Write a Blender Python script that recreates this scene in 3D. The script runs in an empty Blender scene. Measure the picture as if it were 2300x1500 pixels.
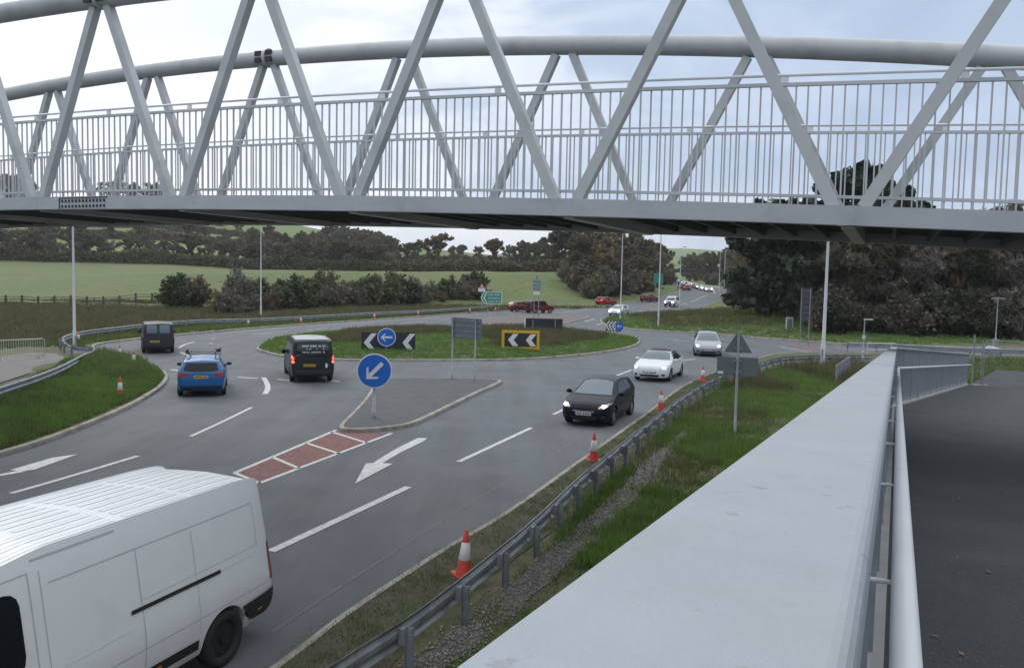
import bpy, bmesh, math, random
import numpy as np
from mathutils import Vector, Matrix, geometry
from mathutils.bvhtree import BVHTree
PI = math.pi
R = math.radians
random.seed(7)
NR = np.random.RandomState(11)
SC = bpy.context.scene
COL = SC.collection

# ------------------------------------------------------------------ camera
FPX = 1860.0
CAMH = 4.9
PITCH = math.atan(127 / FPX)
ROLL = R(1.2)
cF = Vector((0, math.cos(PITCH), -math.sin(PITCH)))
cR0 = Vector((1, 0, 0)); cU0 = Vector((0, math.sin(PITCH), math.cos(PITCH)))
cR = cR0 * math.cos(ROLL) + cU0 * math.sin(ROLL)
cU = cU0 * math.cos(ROLL) - cR0 * math.sin(ROLL)
cam_d = bpy.data.cameras.new("camera")
cam = bpy.data.objects.new("camera", cam_d); COL.objects.link(cam)
cam_d.sensor_width = 36; cam_d.lens = FPX / 2300 * 36
cam_d.clip_start = 0.03; cam_d.clip_end = 9000
m = Matrix.Identity(4)
for i in range(3):
    m[i][0] = cR[i]; m[i][1] = cU[i]; m[i][2] = -cF[i]
m[2][3] = CAMH
cam.matrix_world = m
SC.camera = cam

# ------------------------------------------------------------------ sky + sun (overcast, brighter low on the left)
SUN_AZ = -38.0; SUN_EL = 34.0
w = bpy.data.worlds.new("World"); SC.world = w; w.use_nodes = True
nt = w.node_tree; N = nt.nodes; L = nt.links; N.clear()
out = N.new('ShaderNodeOutputWorld')
sky = N.new('ShaderNodeTexSky'); sky.sky_type = 'NISHITA'; sky.sun_disc = False
sky.sun_elevation = R(SUN_EL); sky.sun_rotation = R(SUN_AZ); sky.air_density = 1.0; sky.dust_density = 2.0
bg1 = N.new('ShaderNodeBackground'); bg1.inputs[1].default_value = 0.12
L.new(sky.outputs[0], bg1.inputs[0])
tc = N.new('ShaderNodeTexCoord')
def vdot(vec, d):
    n = N.new('ShaderNodeVectorMath'); n.operation = 'DOT_PRODUCT'; L.new(vec, n.inputs[0]); n.inputs[1].default_value = d; return n.outputs['Value']
def mrange(v, a, b, c, d, smooth=True):
    n = N.new('ShaderNodeMapRange'); n.interpolation_type = 'SMOOTHSTEP' if smooth else 'LINEAR'
    L.new(v, n.inputs[0])
    for i, x in enumerate((a, b, c, d)): n.inputs[i + 1].default_value = x
    return n.outputs[0]
nrm = N.new('ShaderNodeVectorMath'); nrm.operation = 'NORMALIZE'; L.new(tc.outputs['Generated'], nrm.inputs[0])
dirv = nrm.outputs[0]
sd = (math.sin(R(SUN_AZ)) * math.cos(R(SUN_EL - 14)), math.cos(R(SUN_AZ)) * math.cos(R(SUN_EL - 14)), math.sin(R(SUN_EL - 14)))
glow = mrange(vdot(dirv, sd), 0.66, 0.99, 0, .62)
# soft cloud layers: noise stretched horizontally
mp = N.new('ShaderNodeMapping'); L.new(dirv, mp.inputs[0]); mp.inputs['Scale'].default_value = (1.0, 1.0, 2.6)
nz = N.new('ShaderNodeTexNoise'); nz.inputs['Scale'].default_value = 4.6; nz.inputs['Detail'].default_value = 7; nz.inputs['Roughness'].default_value = .55; nz.inputs['Distortion'].default_value = .4
L.new(mp.outputs[0], nz.inputs['Vector'])
cl = mrange(nz.outputs['Fac'], 0.38, 0.66, 0, 1)
ad = N.new('ShaderNodeMath'); ad.operation = 'MULTIPLY_ADD'; L.new(cl, ad.inputs[0]); ad.inputs[1].default_value = 0.34; L.new(glow, ad.inputs[2])
zz = N.new('ShaderNodeSeparateXYZ'); L.new(dirv, zz.inputs[0])
hz = mrange(zz.outputs['Z'], 0.0, 0.16, 0.32, 0.0)
ad2 = N.new('ShaderNodeMath'); ad2.operation = 'ADD'; L.new(ad.outputs[0], ad2.inputs[0]); L.new(hz, ad2.inputs[1])
cr = N.new('ShaderNodeValToRGB'); L.new(ad2.outputs[0], cr.inputs[0])
cr.color_ramp.elements[0].position = 0.0; cr.color_ramp.elements[0].color = (0.42, 0.52, 0.70, 1)
cr.color_ramp.elements[1].position = 1.0; cr.color_ramp.elements[1].color = (1.0, 1.0, 1.0, 1)
e = cr.color_ramp.elements.new(0.30); e.color = (0.51, 0.61, 0.78, 1)
e = cr.color_ramp.elements.new(0.62); e.color = (0.82, 0.87, 0.95, 1)
# unseen upper sky whitened to brighten and neutralise the light
up_ = mrange(zz.outputs['Z'], 0.30, 0.62, 0, 1)
mxu = N.new('ShaderNodeMix'); mxu.data_type = 'RGBA'; L.new(up_, mxu.inputs[0]); L.new(cr.outputs[0], mxu.inputs[6]); mxu.inputs[7].default_value = (1.26, 1.29, 1.31, 1)
bg2 = N.new('ShaderNodeBackground'); L.new(mxu.outputs[2], bg2.inputs[0]); bg2.inputs[1].default_value = 0.80
mx = N.new('ShaderNodeMixShader'); mx.inputs[0].default_value = 0.94
L.new(bg1.outputs[0], mx.inputs[1]); L.new(bg2.outputs[0], mx.inputs[2]); L.new(mx.outputs[0], out.inputs[0])
sun_d = bpy.data.lights.new("sun", 'SUN'); sun_d.energy = 0.6; sun_d.angle = R(25); sun_d.color = (1, .96, .9)
sun = bpy.data.objects.new("sun", sun_d); COL.objects.link(sun)
dv = Vector((math.sin(R(SUN_AZ)) * math.cos(R(SUN_EL)), math.cos(R(SUN_AZ)) * math.cos(R(SUN_EL)), math.sin(R(SUN_EL))))
sun.rotation_euler = dv.to_track_quat('Z', 'Y').to_euler()
SC.view_settings.view_transform = 'Standard'; SC.view_settings.look = 'None'
SC.view_settings.exposure = 0.5; SC.view_settings.gamma = 1.0
SC.render.engine = 'CYCLES'

# ------------------------------------------------------------------ placing on the ground
def ray(px, py):
    v = cF * FPX + cR * (px - 1150) + cU * (750 - py); return v.normalized()
def G(px, py, z=0.0):
    d = ray(px, py); t = (z - CAMH) / d.z; return Vector((d.x * t, d.y * t, z))
def atY(px, py, Y):
    d = ray(px, py); t = Y / d.y; return Vector((d.x * t, Y, CAMH + d.z * t))
_RY = [-200, 118, 140, 160, 180, 205, 275, 320, 380, 600, 4000]
_RZ = [0, 0, .15, .7, 1.45, 2.3, 3.3, 4.1, 5.0, 7.5, 20]
def rz(Y): return np.interp(Y, _RY, _RZ)
def XY(px, Y):
    return Vector(((px - 1150 + 1) / FPX * Y, Y, float(rz(Y))))

# ------------------------------------------------------------------ material helpers
MATS = {}
def mat(name, base, rough=.6, metal=0.0, var=0.0, vscale=5.0, col2=None, c2lo=.45, c2hi=.6, c2scale=1.5, bump=0.0, bscale=30., emis=None, estr=0., objrand=0.0, spec=.5, detail=6, coat=0., streak=None, col3=None, c3scale=.2, c3lo=.5, c3hi=.65, transl=0.):
    if name in MATS: return MATS[name]
    M = bpy.data.materials.new(name); M.use_nodes = True
    t = M.node_tree; b = t.nodes['Principled BSDF']; K = t.links
    b.inputs['Roughness'].default_value = rough; b.inputs['Metallic'].default_value = metal
    b.inputs['Specular IOR Level'].default_value = spec
    if coat: b.inputs['Coat Weight'].default_value = coat; b.inputs['Coat Roughness'].default_value = .05
    rgb = t.nodes.new('ShaderNodeRGB'); rgb.outputs[0].default_value = (*base, 1); c = rgb.outputs[0]
    geo = t.nodes.new('ShaderNodeTexCoord'); vec = geo.outputs['Object']
    def noise(sc, det=detail, r=.6, vec=vec):
        n = t.nodes.new('ShaderNodeTexNoise'); n.inputs['Scale'].default_value = sc; n.inputs['Detail'].default_value = det; n.inputs['Roughness'].default_value = r
        K.new(vec, n.inputs['Vector']); return n.outputs['Fac']
    def mr(v, a, b_, c_=0, d_=1):
        n = t.nodes.new('ShaderNodeMapRange'); K.new(v, n.inputs[0])
        for i, x in enumerate((a, b_, c_, d_)): n.inputs[i + 1].default_value = x
        return n.outputs[0]
    def mixc(f, a, b_, typ='MIX'):
        n = t.nodes.new('ShaderNodeMix'); n.data_type = 'RGBA'; n.blend_type = typ
        if isinstance(f, float): n.inputs[0].default_value = f
        else: K.new(f, n.inputs[0])
        for i, x in ((6, a), (7, b_)):
            if isinstance(x, tuple): n.inputs[i].default_value = (*x, 1)
            else: K.new(x, n.inputs[i])
        return n.outputs[2]
    if col2: c = mixc(mr(noise(c2scale), c2lo, c2hi), c, col2)
    if col3: c = mixc(mr(noise(c3scale), c3lo, c3hi), c, col3)
    if streak:
        mpn = t.nodes.new('ShaderNodeMapping'); K.new(vec, mpn.inputs[0]); mpn.inputs['Scale'].default_value = streak[0]; mpn.inputs['Rotation'].default_value = (0, 0, streak[3] if len(streak) > 3 else 0)
        c = mixc(mr(noise(streak[1], 4, .6, mpn.outputs[0]), .4, .7), c, streak[2])
    if var:
        v = mr(noise(vscale), .3, .7, 1 - var, 1 + var)
        cb = t.nodes.new('ShaderNodeCombineColor'); [K.new(v, cb.inputs[i]) for i in range(3)]
        c = mixc(1.0, c, cb.outputs[0], 'MULTIPLY')
    if objrand:
        oi = t.nodes.new('ShaderNodeObjectInfo'); v = mr(oi.outputs['Random'], 0, 1, 1 - objrand, 1 + objrand)
        hs = t.nodes.new('ShaderNodeHueSaturation'); K.new(v, hs.inputs['Value']); K.new(c, hs.inputs['Color'])
        v2 = mr(oi.outputs['Random'], 0, 1, .5 - objrand * .06, .5 + objrand * .06); K.new(v2, hs.inputs['Hue']); c = hs.outputs[0]
    K.new(c, b.inputs['Base Color'])
    if bump:
        bn = t.nodes.new('ShaderNodeBump'); bn.inputs['Strength'].default_value = bump; bn.inputs['Distance'].default_value = .02
        K.new(noise(bscale, 5), bn.inputs['Height']); K.new(bn.outputs[0], b.inputs['Normal'])
    if emis: b.inputs['Emission Color'].default_value = (*emis, 1); b.inputs['Emission Strength'].default_value = estr
    if transl:
        tr = t.nodes.new('ShaderNodeBsdfTranslucent'); K.new(c, tr.inputs[0]); ms = t.nodes.new('ShaderNodeMixShader'); ms.inputs[0].default_value = transl
        o = t.nodes['Material Output']; K.new(b.outputs[0], ms.inputs[1]); K.new(tr.outputs[0], ms.inputs[2]); K.new(ms.outputs[0], o.inputs[0])
    MATS[name] = M; return M

m_asphalt = mat('asphalt', (.108, .122, .138), .8, var=.14, vscale=.45, col2=(.125, .134, .145), c2scale=60, c2lo=.52, c2hi=.68, bump=.35, bscale=120, streak=((1.5, .10, 1), .8, (.090, .099, .110), R(-20)), col3=(.128, .135, .142), c3scale=.10, spec=.35)
m_asphalt_old = mat('old_tarmac', (.13, .12, .12), .85, var=.15, vscale=1.2, bump=.3, bscale=80)
m_path = mat('dark_tarmac', (.026, .029, .034), .78, var=.22, vscale=1.1, col2=(.11, .11, .115), c2scale=75, c2lo=.58, c2hi=.68, col3=(.040, .043, .047), c3scale=.9, bump=.5, bscale=140)
m_red = mat('red_surfacing', (.21, .085, .078), .85, var=.2, vscale=3, col2=(.10, .06, .06), c2scale=9)
m_redold = mat('worn_red_surfacing', (.135, .105, .105), .85, var=.2, vscale=2)
m_white = mat('road_paint', (.50, .51, .51), .6, var=.15, vscale=4, col2=(.22, .23, .235), c2scale=11, c2lo=.53, c2hi=.72)
m_kerb = mat('kerb_concrete', (.30, .28, .25), .85, var=.25, vscale=3, col2=(.16, .14, .11), c2scale=1.3, c2lo=.5, c2hi=.7)
m_conc = mat('concrete', (.26, .26, .26), .85, var=.15, vscale=2)
m_galv = mat('galvanised_steel', (.27, .30, .33), .5, .35, var=.12, vscale=6, col2=(.20, .22, .24), c2scale=2.5)
m_steel = mat('bridge_paint', (.46, .475, .49), .42, .0, var=.05, vscale=1.5, col2=(.36, .38, .40), c2scale=2.0, c2lo=.5, c2hi=.75)
m_rail = mat('handrail_paint', (.72, .74, .78), .3, .0, var=.05, vscale=3)
m_coping = mat('coping_paint', (.285, .318, .36), .60, .0, var=.06, vscale=9, col2=(.20, .21, .22), c2scale=48, c2lo=.63, c2hi=.72, bump=.12, bscale=60, streak=((2, 2, 3), 3, (.29, .31, .335)))
m_panel = mat('mesh_panel', (.33, .35, .39), .5, .2, var=.06, vscale=4)
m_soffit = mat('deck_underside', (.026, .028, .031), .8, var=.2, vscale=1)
m_black = mat('black_plastic', (.018, .018, .02), .5)
m_rubber = mat('tyre_rubber', (.02, .02, .021), .8)
m_alloy = mat('wheel_alloy', (.35, .36, .38), .35, .6)
m_glass = mat('car_glass', (.012, .017, .022), .06, spec=.9)
m_glassb = mat('sky_painted_glass', (.085, .125, .155), .05, spec=.8)  # bluish sky reflection put into the base colour
m_seam = mat('panel_gap', (.06, .065, .07), .7)
m_lampon = mat('lit_headlamp', (.9, .85, .75), .2, emis=(1, .93, .80), estr=7)
m_lampwarm = mat('lit_headlamp_warm', (.9, .7, .5), .2, emis=(1, .72, .48), estr=5)
m_lens = mat('lamp_lens', (.42, .44, .46), .12, spec=.8)
m_tail = mat('tail_lamp', (.28, .02, .02), .25)
m_tailon = mat('lit_tail_lamp', (.6, .03, .02), .25, emis=(1, .10, .06), estr=3.5)
m_yplate = mat('yellow_plate', (.60, .38, .04), .5)
m_wplate = mat('white_plate', (.62, .62, .60), .5)
m_cone = mat('cone_red', (.50, .055, .035), .55, var=.1, vscale=5)
m_conew = mat('cone_sleeve', (.62, .62, .60), .5, var=.1, vscale=8)
m_pole = mat('column_paint', (.50, .52, .53), .5, var=.06, vscale=2)
m_signblue = mat('sign_blue', (.012, .12, .50), .4)
m_signwhite = mat('sign_white', (.62, .64, .66), .45)
m_signblack = mat('sign_black', (.022, .024, .03), .5)
m_signyellow = mat('sign_yellow', (.62, .36, .015), .45)
m_signgreen = mat('sign_green', (.02, .22, .16), .45)
m_signred = mat('sign_red', (.5, .04, .04), .45)
m_signback = mat('sign_back', (.13, .15, .16), .6, .2, var=.08, vscale=3)
m_wood = mat('fence_wood', (.09, .075, .06), .9, var=.2)
m_bark = mat('bark', (.060, .050, .042), .9, var=.3, vscale=6, objrand=.2)
m_grassg = mat('grass_ground', (.045, .068, .020), .95, var=.35, vscale=2.2, col2=(.085, .082, .045), c2scale=.55, c2lo=.48, c2hi=.66, col3=(.06, .05, .032), c3scale=1.3, c3lo=.58, c3hi=.72, bump=.8, bscale=9)
m_blade = mat('grass_blades', (.112, .168, .046), .8, var=.35, vscale=1.6, col2=(.135, .125, .062), c2scale=.8, c2lo=.5, c2hi=.68, transl=.3)
m_bladeb = mat('grass_blades_bright', (.115, .215, .042), .8, var=.3, vscale=1.1, col2=(.15, .155, .065), c2scale=1.1, c2lo=.54, c2hi=.70, transl=.3)
m_weed = mat('dry_weeds', (.135, .115, .062), .9, var=.3, vscale=1.4, col2=(.080, .095, .036), c2scale=.5, c2lo=.45, c2hi=.6, transl=.2)
m_soil = mat('verge_soil', (.075, .065, .050), .95, var=.3, vscale=3, col2=(.05, .065, .025), c2scale=1.2, c2lo=.5, c2hi=.62, bump=.8, bscale=25)
m_gravel = mat('gravel_bed', (.13, .12, .115), .95, var=.4, vscale=28, bump=1.0, bscale=45)
m_stone = mat('gravel_stone', (.20, .185, .175), .9, var=.4, vscale=9)

# ------------------------------------------------------------------ mesh helpers
def tag(o, label=None, cat=None, group=None, kind=None):
    if label: o['label'] = label
    if cat: o['category'] = cat
    if group: o['group'] = group
    if kind: o['kind'] = kind
    return o
def thing(name, label, cat, loc=(0, 0, 0), rz_=0.0, group=None):
    o = bpy.data.objects.new(name, None); COL.objects.link(o); o.location = loc; o.rotation_euler = (0, 0, rz_); o.empty_display_size = .2
    return tag(o, label, cat, group)
def copy_tree(o, parent=None):
    c = o.copy(); COL.objects.link(c)
    if parent: c.parent = parent
    for ch in [x for x in bpy.data.objects if x.parent == o]: copy_tree(ch, c)
    return c
class MB:
    def __init__(s): s.v = []; s.f = []; s.mi = []; s.sm = []
    def add(s, vs, fs, mi=0, smooth=False):
        b = len(s.v); s.v += [tuple(v) for v in vs]; s.f += [tuple(b + i for i in f) for f in fs]; s.mi += [mi] * len(fs); s.sm += [smooth] * len(fs); return s
    def box(s, c, size, rz_=0, mi=0, M=None):
        x, y, z = [a / 2 for a in size]
        vs = [Vector((i * x, j * y, k * z)) for i in (-1, 1) for j in (-1, 1) for k in (-1, 1)]
        if M is None: M = Matrix.Rotation(rz_, 3, 'Z')
        vs = [M @ v + Vector(c) for v in vs]
        return s.add(vs, [(0, 1, 3, 2), (4, 6, 7, 5), (0, 4, 5, 1), (2, 3, 7, 6), (0, 2, 6, 4), (1, 5, 7, 3)], mi)
    def beam(s, a, b, wd, ht, mi=0, up=(0, 0, 1)):
        a = Vector(a); b = Vector(b); d = (b - a); l = d.length; d.normalize(); u = Vector(up); sd_ = d.cross(u)
        if sd_.length < 1e-4: sd_ = Vector((1, 0, 0))
        sd_.normalize(); u = sd_.cross(d)
        M = Matrix((sd_, d, u)).transposed()
        return s.box((a + b) / 2, (wd, l, ht), M=M, mi=mi)
    def tube(s, pts, r, n=8, mi=0, cap=True, smooth=True):
        pts = [Vector(p) for p in pts]; k = len(pts)
        rs = r if isinstance(r, (list, tuple)) else [r] * k
        vs = []; ref = None
        for i, p in enumerate(pts):
            d = (pts[min(i + 1, k - 1)] - pts[max(i - 1, 0)])
            d.normalize()
            if ref is None: ref = Vector((0, 0, 1)) if abs(d.z) < .9 else Vector((1, 0, 0))
            a = d.cross(ref); a.normalize(); b = a.cross(d); b.normalize()
            ref = b if abs(d.z) > .95 else ref
            for j in range(n):
                t = 2 * PI * j / n; vs.append(p + a * (math.cos(t) * rs[i]) + b * (math.sin(t) * rs[i]))
        fs = [(i * n + j, i * n + (j + 1) % n, (i + 1) * n + (j + 1) % n, (i + 1) * n + j) for i in range(k - 1) for j in range(n)]
        s.add(vs, fs, mi, smooth)
        if cap: s.add(vs[:n], [tuple(range(n))[::-1]], mi); s.add(vs[-n:], [tuple(range(n))], mi)
        return s
    def sweep(s, pts, prof, mi=0, closed_prof=True, smooth=False, closed=False):
        # prof: (side offset to the right of travel, z offset)
        pts = [Vector(p) for p in pts]; k = len(pts); n = len(prof); vs = []
        for i, p in enumerate(pts):
            a = pts[(i - 1) % k] if (closed or i > 0) else p; b = pts[(i + 1) % k] if (closed or i < k - 1) else p
            d = b - a; d.z = 0; d.normalize(); sdv = Vector((d.y, -d.x, 0))
            for (o, z) in prof: vs.append(p + sdv * o + Vector((0, 0, z)))
        fs = []
        for i in range(k if closed else k - 1):
            i2 = (i + 1) % k
            for j in range(n if closed_prof else n - 1):
                j2 = (j + 1) % n; fs.append((i * n + j, i * n + j2, i2 * n + j2, i2 * n + j))
        s.add(vs, fs, mi, smooth)
        if closed_prof and not closed: s.add(vs[:n], [tuple(range(n))], mi); s.add(vs[-n:], [tuple(range(n))[::-1]], mi)
        return s
    def prism(s, poly, z0, z1, mi=0, M=None):
        n = len(poly); vs = [Vector((x, y, z0)) for x, y in poly] + [Vector((x, y, z1)) for x, y in poly]
        if M is not None: vs = [M @ v for v in vs]
        return s.add(vs, [tuple(range(n))[::-1], tuple(range(n, 2 * n))] + [(i, (i + 1) % n, n + (i + 1) % n, n + i) for i in range(n)], mi)
    def build(s, name, mats, parent=None, fix=True):
        me = bpy.data.meshes.new(name); me.from_pydata(s.v, [], s.f)
        if not isinstance(mats, (list, tuple)): mats = [mats]
        for x in mats: me.materials.append(x)
        me.polygons.foreach_set('material_index', s.mi); me.polygons.foreach_set('use_smooth', s.sm)
        if fix:
            bm = bmesh.new(); bm.from_mesh(me); bmesh.ops.recalc_face_normals(bm, faces=bm.faces); bm.to_mesh(me); bm.free()
        me.update()
        o = bpy.data.objects.new(name, me); COL.objects.link(o)
        if parent: o.parent = parent
        return o
def smooth_line(pts, n=6, closed=False):
    pts = [Vector((p[0], p[1], p[2] if len(p) > 2 else 0)) for p in pts]; k = len(pts); o = []
    rng = range(k) if closed else range(k - 1)
    for i in rng:
        g = (lambda j: pts[j % k]) if closed else (lambda j: pts[max(0, min(k - 1, j))])
        a, b, c, d = g(i - 1), g(i), g(i + 1), g(i + 2)
        for q in range(n):
            t = q / n; o.append(.5 * ((2 * b) + (c - a) * t + (2 * a - 5 * b + 4 * c - d) * t * t + (3 * b - a - 3 * c + d) * t ** 3))
    if not closed: o.append(pts[-1])
    return o
def resample(pts, step):
    pts = [Vector(p) for p in pts]; o = [pts[0].copy()]; acc = 0
    for a, b in zip(pts, pts[1:]):
        l = (b - a).length; t = step - acc
        while t <= l: o.append(a.lerp(b, t / l)); t += step
        acc = (acc + l) % step
    return o
def in_poly(x, y, P):
    x = np.asarray(x); y = np.asarray(y); c = np.zeros(x.shape, bool); n = len(P)
    for i in range(n):
        x1, y1 = P[i][0], P[i][1]; x2, y2 = P[(i + 1) % n][0], P[(i + 1) % n][1]
        if y1 == y2: continue
        c ^= ((y1 > y) != (y2 > y)) & (x < (x2 - x1) * (y - y1) / (y2 - y1) + x1)
    return c
def seg_dist(x, y, P, closed=True):
    x = np.asarray(x, float); y = np.asarray(y, float); d = np.full(x.shape, 1e9); n = len(P)
    for i in range(n if closed else n - 1):
        ax, ay = P[i][0], P[i][1]; bx, by = P[(i + 1) % n][0], P[(i + 1) % n][1]
        ux, uy = bx - ax, by - ay; l2 = ux * ux + uy * uy
        if l2 < 1e-9: continue
        t = np.clip(((x - ax) * ux + (y - ay) * uy) / l2, 0, 1); d = np.minimum(d, np.hypot(x - ax - t * ux, y - ay - t * uy))
    return d

# ------------------------------------------------------------------ road outline
def gp(l): return [G(*p) for p in l]
kerbR = [Vector((-16.5, -30, 0)), Vector((-9.3, -9, 0)), Vector((-4.4, 5, 0))] + gp([(654, 1500), (798, 1388), (1010, 1245), (1150, 1160), (1300, 1050), (1390, 984), (1470, 925), (1530, 877), (1580, 852), (1620, 837), (1700, 810), (1760, 797)])
kerbR += [Vector((22.5, 57.5, 0)), Vector((30, 58.3, 0)), Vector((75, 59.5, 0))]
armFar = [Vector((75, 67.5, 0))] + gp([(2000, 778), (1860, 771), (1740, 763), (1600, 751), (1500, 746), (1420, 741), (1370, 734)]) + [G(1352, 724)] + gp([(1362, 715), (1440, 708)])
farR = [XY(1545, 134), XY(1600, 160), XY(1640, 190), XY(1642, 220), XY(1612, 255), XY(1570, 290), XY(1520, 340), XY(1490, 420), XY(1480, 520)]
farL = [XY(1445, 520), XY(1450, 420), XY(1462, 340), XY(1490, 290), XY(1522, 250), XY(1530, 220), XY(1502, 190), XY(1440, 166), XY(1340, 142)]
leftFar = gp([(1180, 694), (1100, 700), (980, 709), (850, 718), (720, 727), (600, 736), (450, 749), (360, 757), (280, 766), (228, 773), (206, 781), (235, 800), (320, 818), (356, 832), (370, 850), (350, 876), (280, 917), (150, 972), (0, 1022)])
leftNear = [Vector((-14.2, 17.5, 0)), Vector((-15.8, 12, 0)), Vector((-19.2, 2, 0)), Vector((-30, -30, 0))]
def flat(l): return [Vector((p.x, p.y, 0)) for p in l]
lineA = smooth_line(flat(kerbR), 4); lineB = smooth_line(flat(armFar + farR), 4); lineC = smooth_line(flat(farL + leftFar + leftNear), 4)
ROAD = lineA + lineB + lineC
ROADXY = [(p.x, p.y) for p in ROAD]

# ramp (the raised path we stand on)
RD = Vector((.4668, 1, -.0687)); EYE = Vector((0, 0, CAMH))
R_BEND = EYE + RD * 18.9
R_END = atY(2180, 795, 37.0) + Vector((0, 0, .11))
R_START = EYE - RD * 3.0
rampL = [R_START, R_BEND, R_END]     # eye line; coping .11 below, tube .59 below, path 1.51 below
def ramp_z(y): return np.interp(y, [-3, 0, 18.9, 37.0, 46], [R_START.z - 1.51, CAMH - 1.51, R_BEND.z - 1.51, R_END.z - 1.51, .32])
rampline = [(p.x, p.y) for p in rampL] + [(R_END.x + 6.5, R_END.y + 9.0)]
ramp_cent = [(p[0] + 2.3, p[1] - 1.0) for p in rampline]

CENT = [(p.x, p.y) for p in [Vector((6, 100, 0)), XY(1380, 130), XY(1490, 150), XY(1560, 175), XY(1588, 205), XY(1588, 235), XY(1560, 275), XY(1500, 340), XY(1468, 420), XY(1462, 600)]]
def ground_h(x, y):
    x = np.asarray(x, float); y = np.asarray(y, float)
    u = x / np.maximum(y, 30)
    prof = np.interp(y, [0, 118, 150, 200, 262, 350, 450, 700, 900, 1500, 3500], [0, 0, .8, 3.0, 6.6, 17, 27, 61, 66, 60, 40])
    s = np.interp(u, [-1.5, -.42, -.28, -.15, 0, .12, .3, .5], [1, 1, .78, .50, .36, .22, .25, .35])
    far = np.interp(y, [700, 1100, 1500, 2500, 5000], [0, 25, 64, 64, 20]) * np.interp(u, [-.2, 0, .2, .45], [0, .8, 1, .8])
    hill = np.maximum(prof * s, far)
    dc = seg_dist(x, y, CENT, False)
    k = np.clip((dc - 14) / 45, 0, 1); k = k * k * (3 - 2 * k)
    k = np.where(y < 100, 1, k)
    base = rz(y) * np.clip(1.3 - dc / 150, 0, 1) * (y < 700)
    h = np.maximum(base, 0) * (1 - k) + np.maximum(hill, base * .6) * k
    cut = np.clip((dc - 12) / 22, 0, 1) * np.clip((y - 130) / 40, 0, 1) * 4.5 * (y < 600)
    h = h + cut * (1 - np.clip((dc - 60) / 80, 0, 1))
    d = seg_dist(x, y, ROADXY)
    e = np.clip((d - .3) / 3.5, 0, 1)
    h = h + .105 + e * (.05 * np.sin(x * .8 + y * .5) + .04 * np.sin(x * 1.7 - y * 1.1) + .03)
    # mound inside the left bend, low bank behind far verge, bank up to the ramp
    h += .42 * np.exp(-(((x + 20.0) / 2.6) ** 2 + ((y - 41.0) / 3.2) ** 2)) * e
    h += 1.3 * np.exp(-(((x - 32) / 13) ** 2 + ((y - 96) / 12) ** 2)) * e
    # ditch / rough bank beyond the left rail
    lf = (x < -24) & (y > 40) & (y < 118)
    h = np.where(lf, h - .5 * np.clip((-24 - x) / 10, 0, 1) * np.clip(d / 8, 0, 1), h)
    dr = seg_dist(x, y, rampline, False); pz = ramp_z(y)
    right = (x - np.interp(y, [p[1] for p in rampline], [p[0] for p in rampline])) > 0
    bank = (pz - .35) * np.clip(1 - dr / 2.0, 0, 1) * .75
    under = right & (dr < 6.5) & (y < 50)
    h = np.where((y < 47) & ~right, np.maximum(h, .1 + bank), h)
    h = np.where(under, np.minimum(h, pz - .35), h)
    h = np.where(under & (dr > 5), pz - .3, h)
    return h

def cdt(verts2, edges):
    vo, eo, fo, *_ = geometry.delaunay_2d_cdt([Vector((a, b)) for a, b in verts2], edges, [], 0, 1e-4)
    return vo, fo
def mesh_obj(name, vs, fs, mt, kind=None, smooth=False):
    me = bpy.data.meshes.new(name); me.from_pydata(vs, [], fs); me.materials.append(mt)
    if smooth: me.polygons.foreach_set('use_smooth', [True] * len(me.polygons))
    bm = bmesh.new(); bm.from_mesh(me)
    for f in bm.faces:
        f.normal_update()
        if f.normal.z < 0: f.normal_flip()
    bm.to_mesh(me); bm.free(); me.update()
    o = bpy.data.objects.new(name, me); COL.objects.link(o)
    if kind: o['kind'] = kind
    return o
pts = list(ROADXY); n0 = len(pts); edges = [(i, (i + 1) % n0) for i in range(n0)]
extra = []
for r_, st in ((0, 2.0),):
    for gx in np.arange(-46, 62, 2.2):
        for gy in np.arange(-6, 135, 2.2): extra.append((gx + random.uniform(-.6, .6), gy + random.uniform(-.6, .6)))
rr = 70.0
while rr < 5200:
    na = 150 if rr < 900 else 90
    for a in np.linspace(-62, 62, na):
        a2 = R(a + random.uniform(-.2, .2)); x = rr * math.sin(a2); y = rr * math.cos(a2)
        if y > 136 or x < -47 or x > 63: extra.append((x, y))
    rr *= 1.045
for a in range(0, 360, 15):
    extra.append((300 * math.sin(R(a)), 300 * math.cos(R(a)) - 250)); extra.append((5200 * math.sin(R(a)), 5200 * math.cos(R(a))))
for gx in range(-60, 80, 8):
    for gy in range(-60, -6, 8): extra.append((gx, gy))
ex = np.array(extra); dd = seg_dist(ex[:, 0], ex[:, 1], ROADXY); ex = ex[dd > .7]
pts += [tuple(p) for p in ex]
vo, fo = cdt(pts, edges)
va = np.array([(v.x, v.y) for v in vo]); fa = np.array([f for f in fo if len(f) == 3])
cen = va[fa].mean(axis=1); inside = in_poly(cen[:, 0], cen[:, 1], ROADXY)
H = ground_h(va[:, 0], va[:, 1]); RZv = rz(va[:, 1])
def submesh(name, fsel, Z, mt):
    used = np.unique(fsel); mp_ = -np.ones(len(va), int); mp_[used] = np.arange(len(used))
    return mesh_obj(name, [(va[i, 0], va[i, 1], Z[i]) for i in used], mp_[fsel].tolist(), mt, 'structure', True)
m_land = mat('field_land', (.060, .070, .028), .95)
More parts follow.
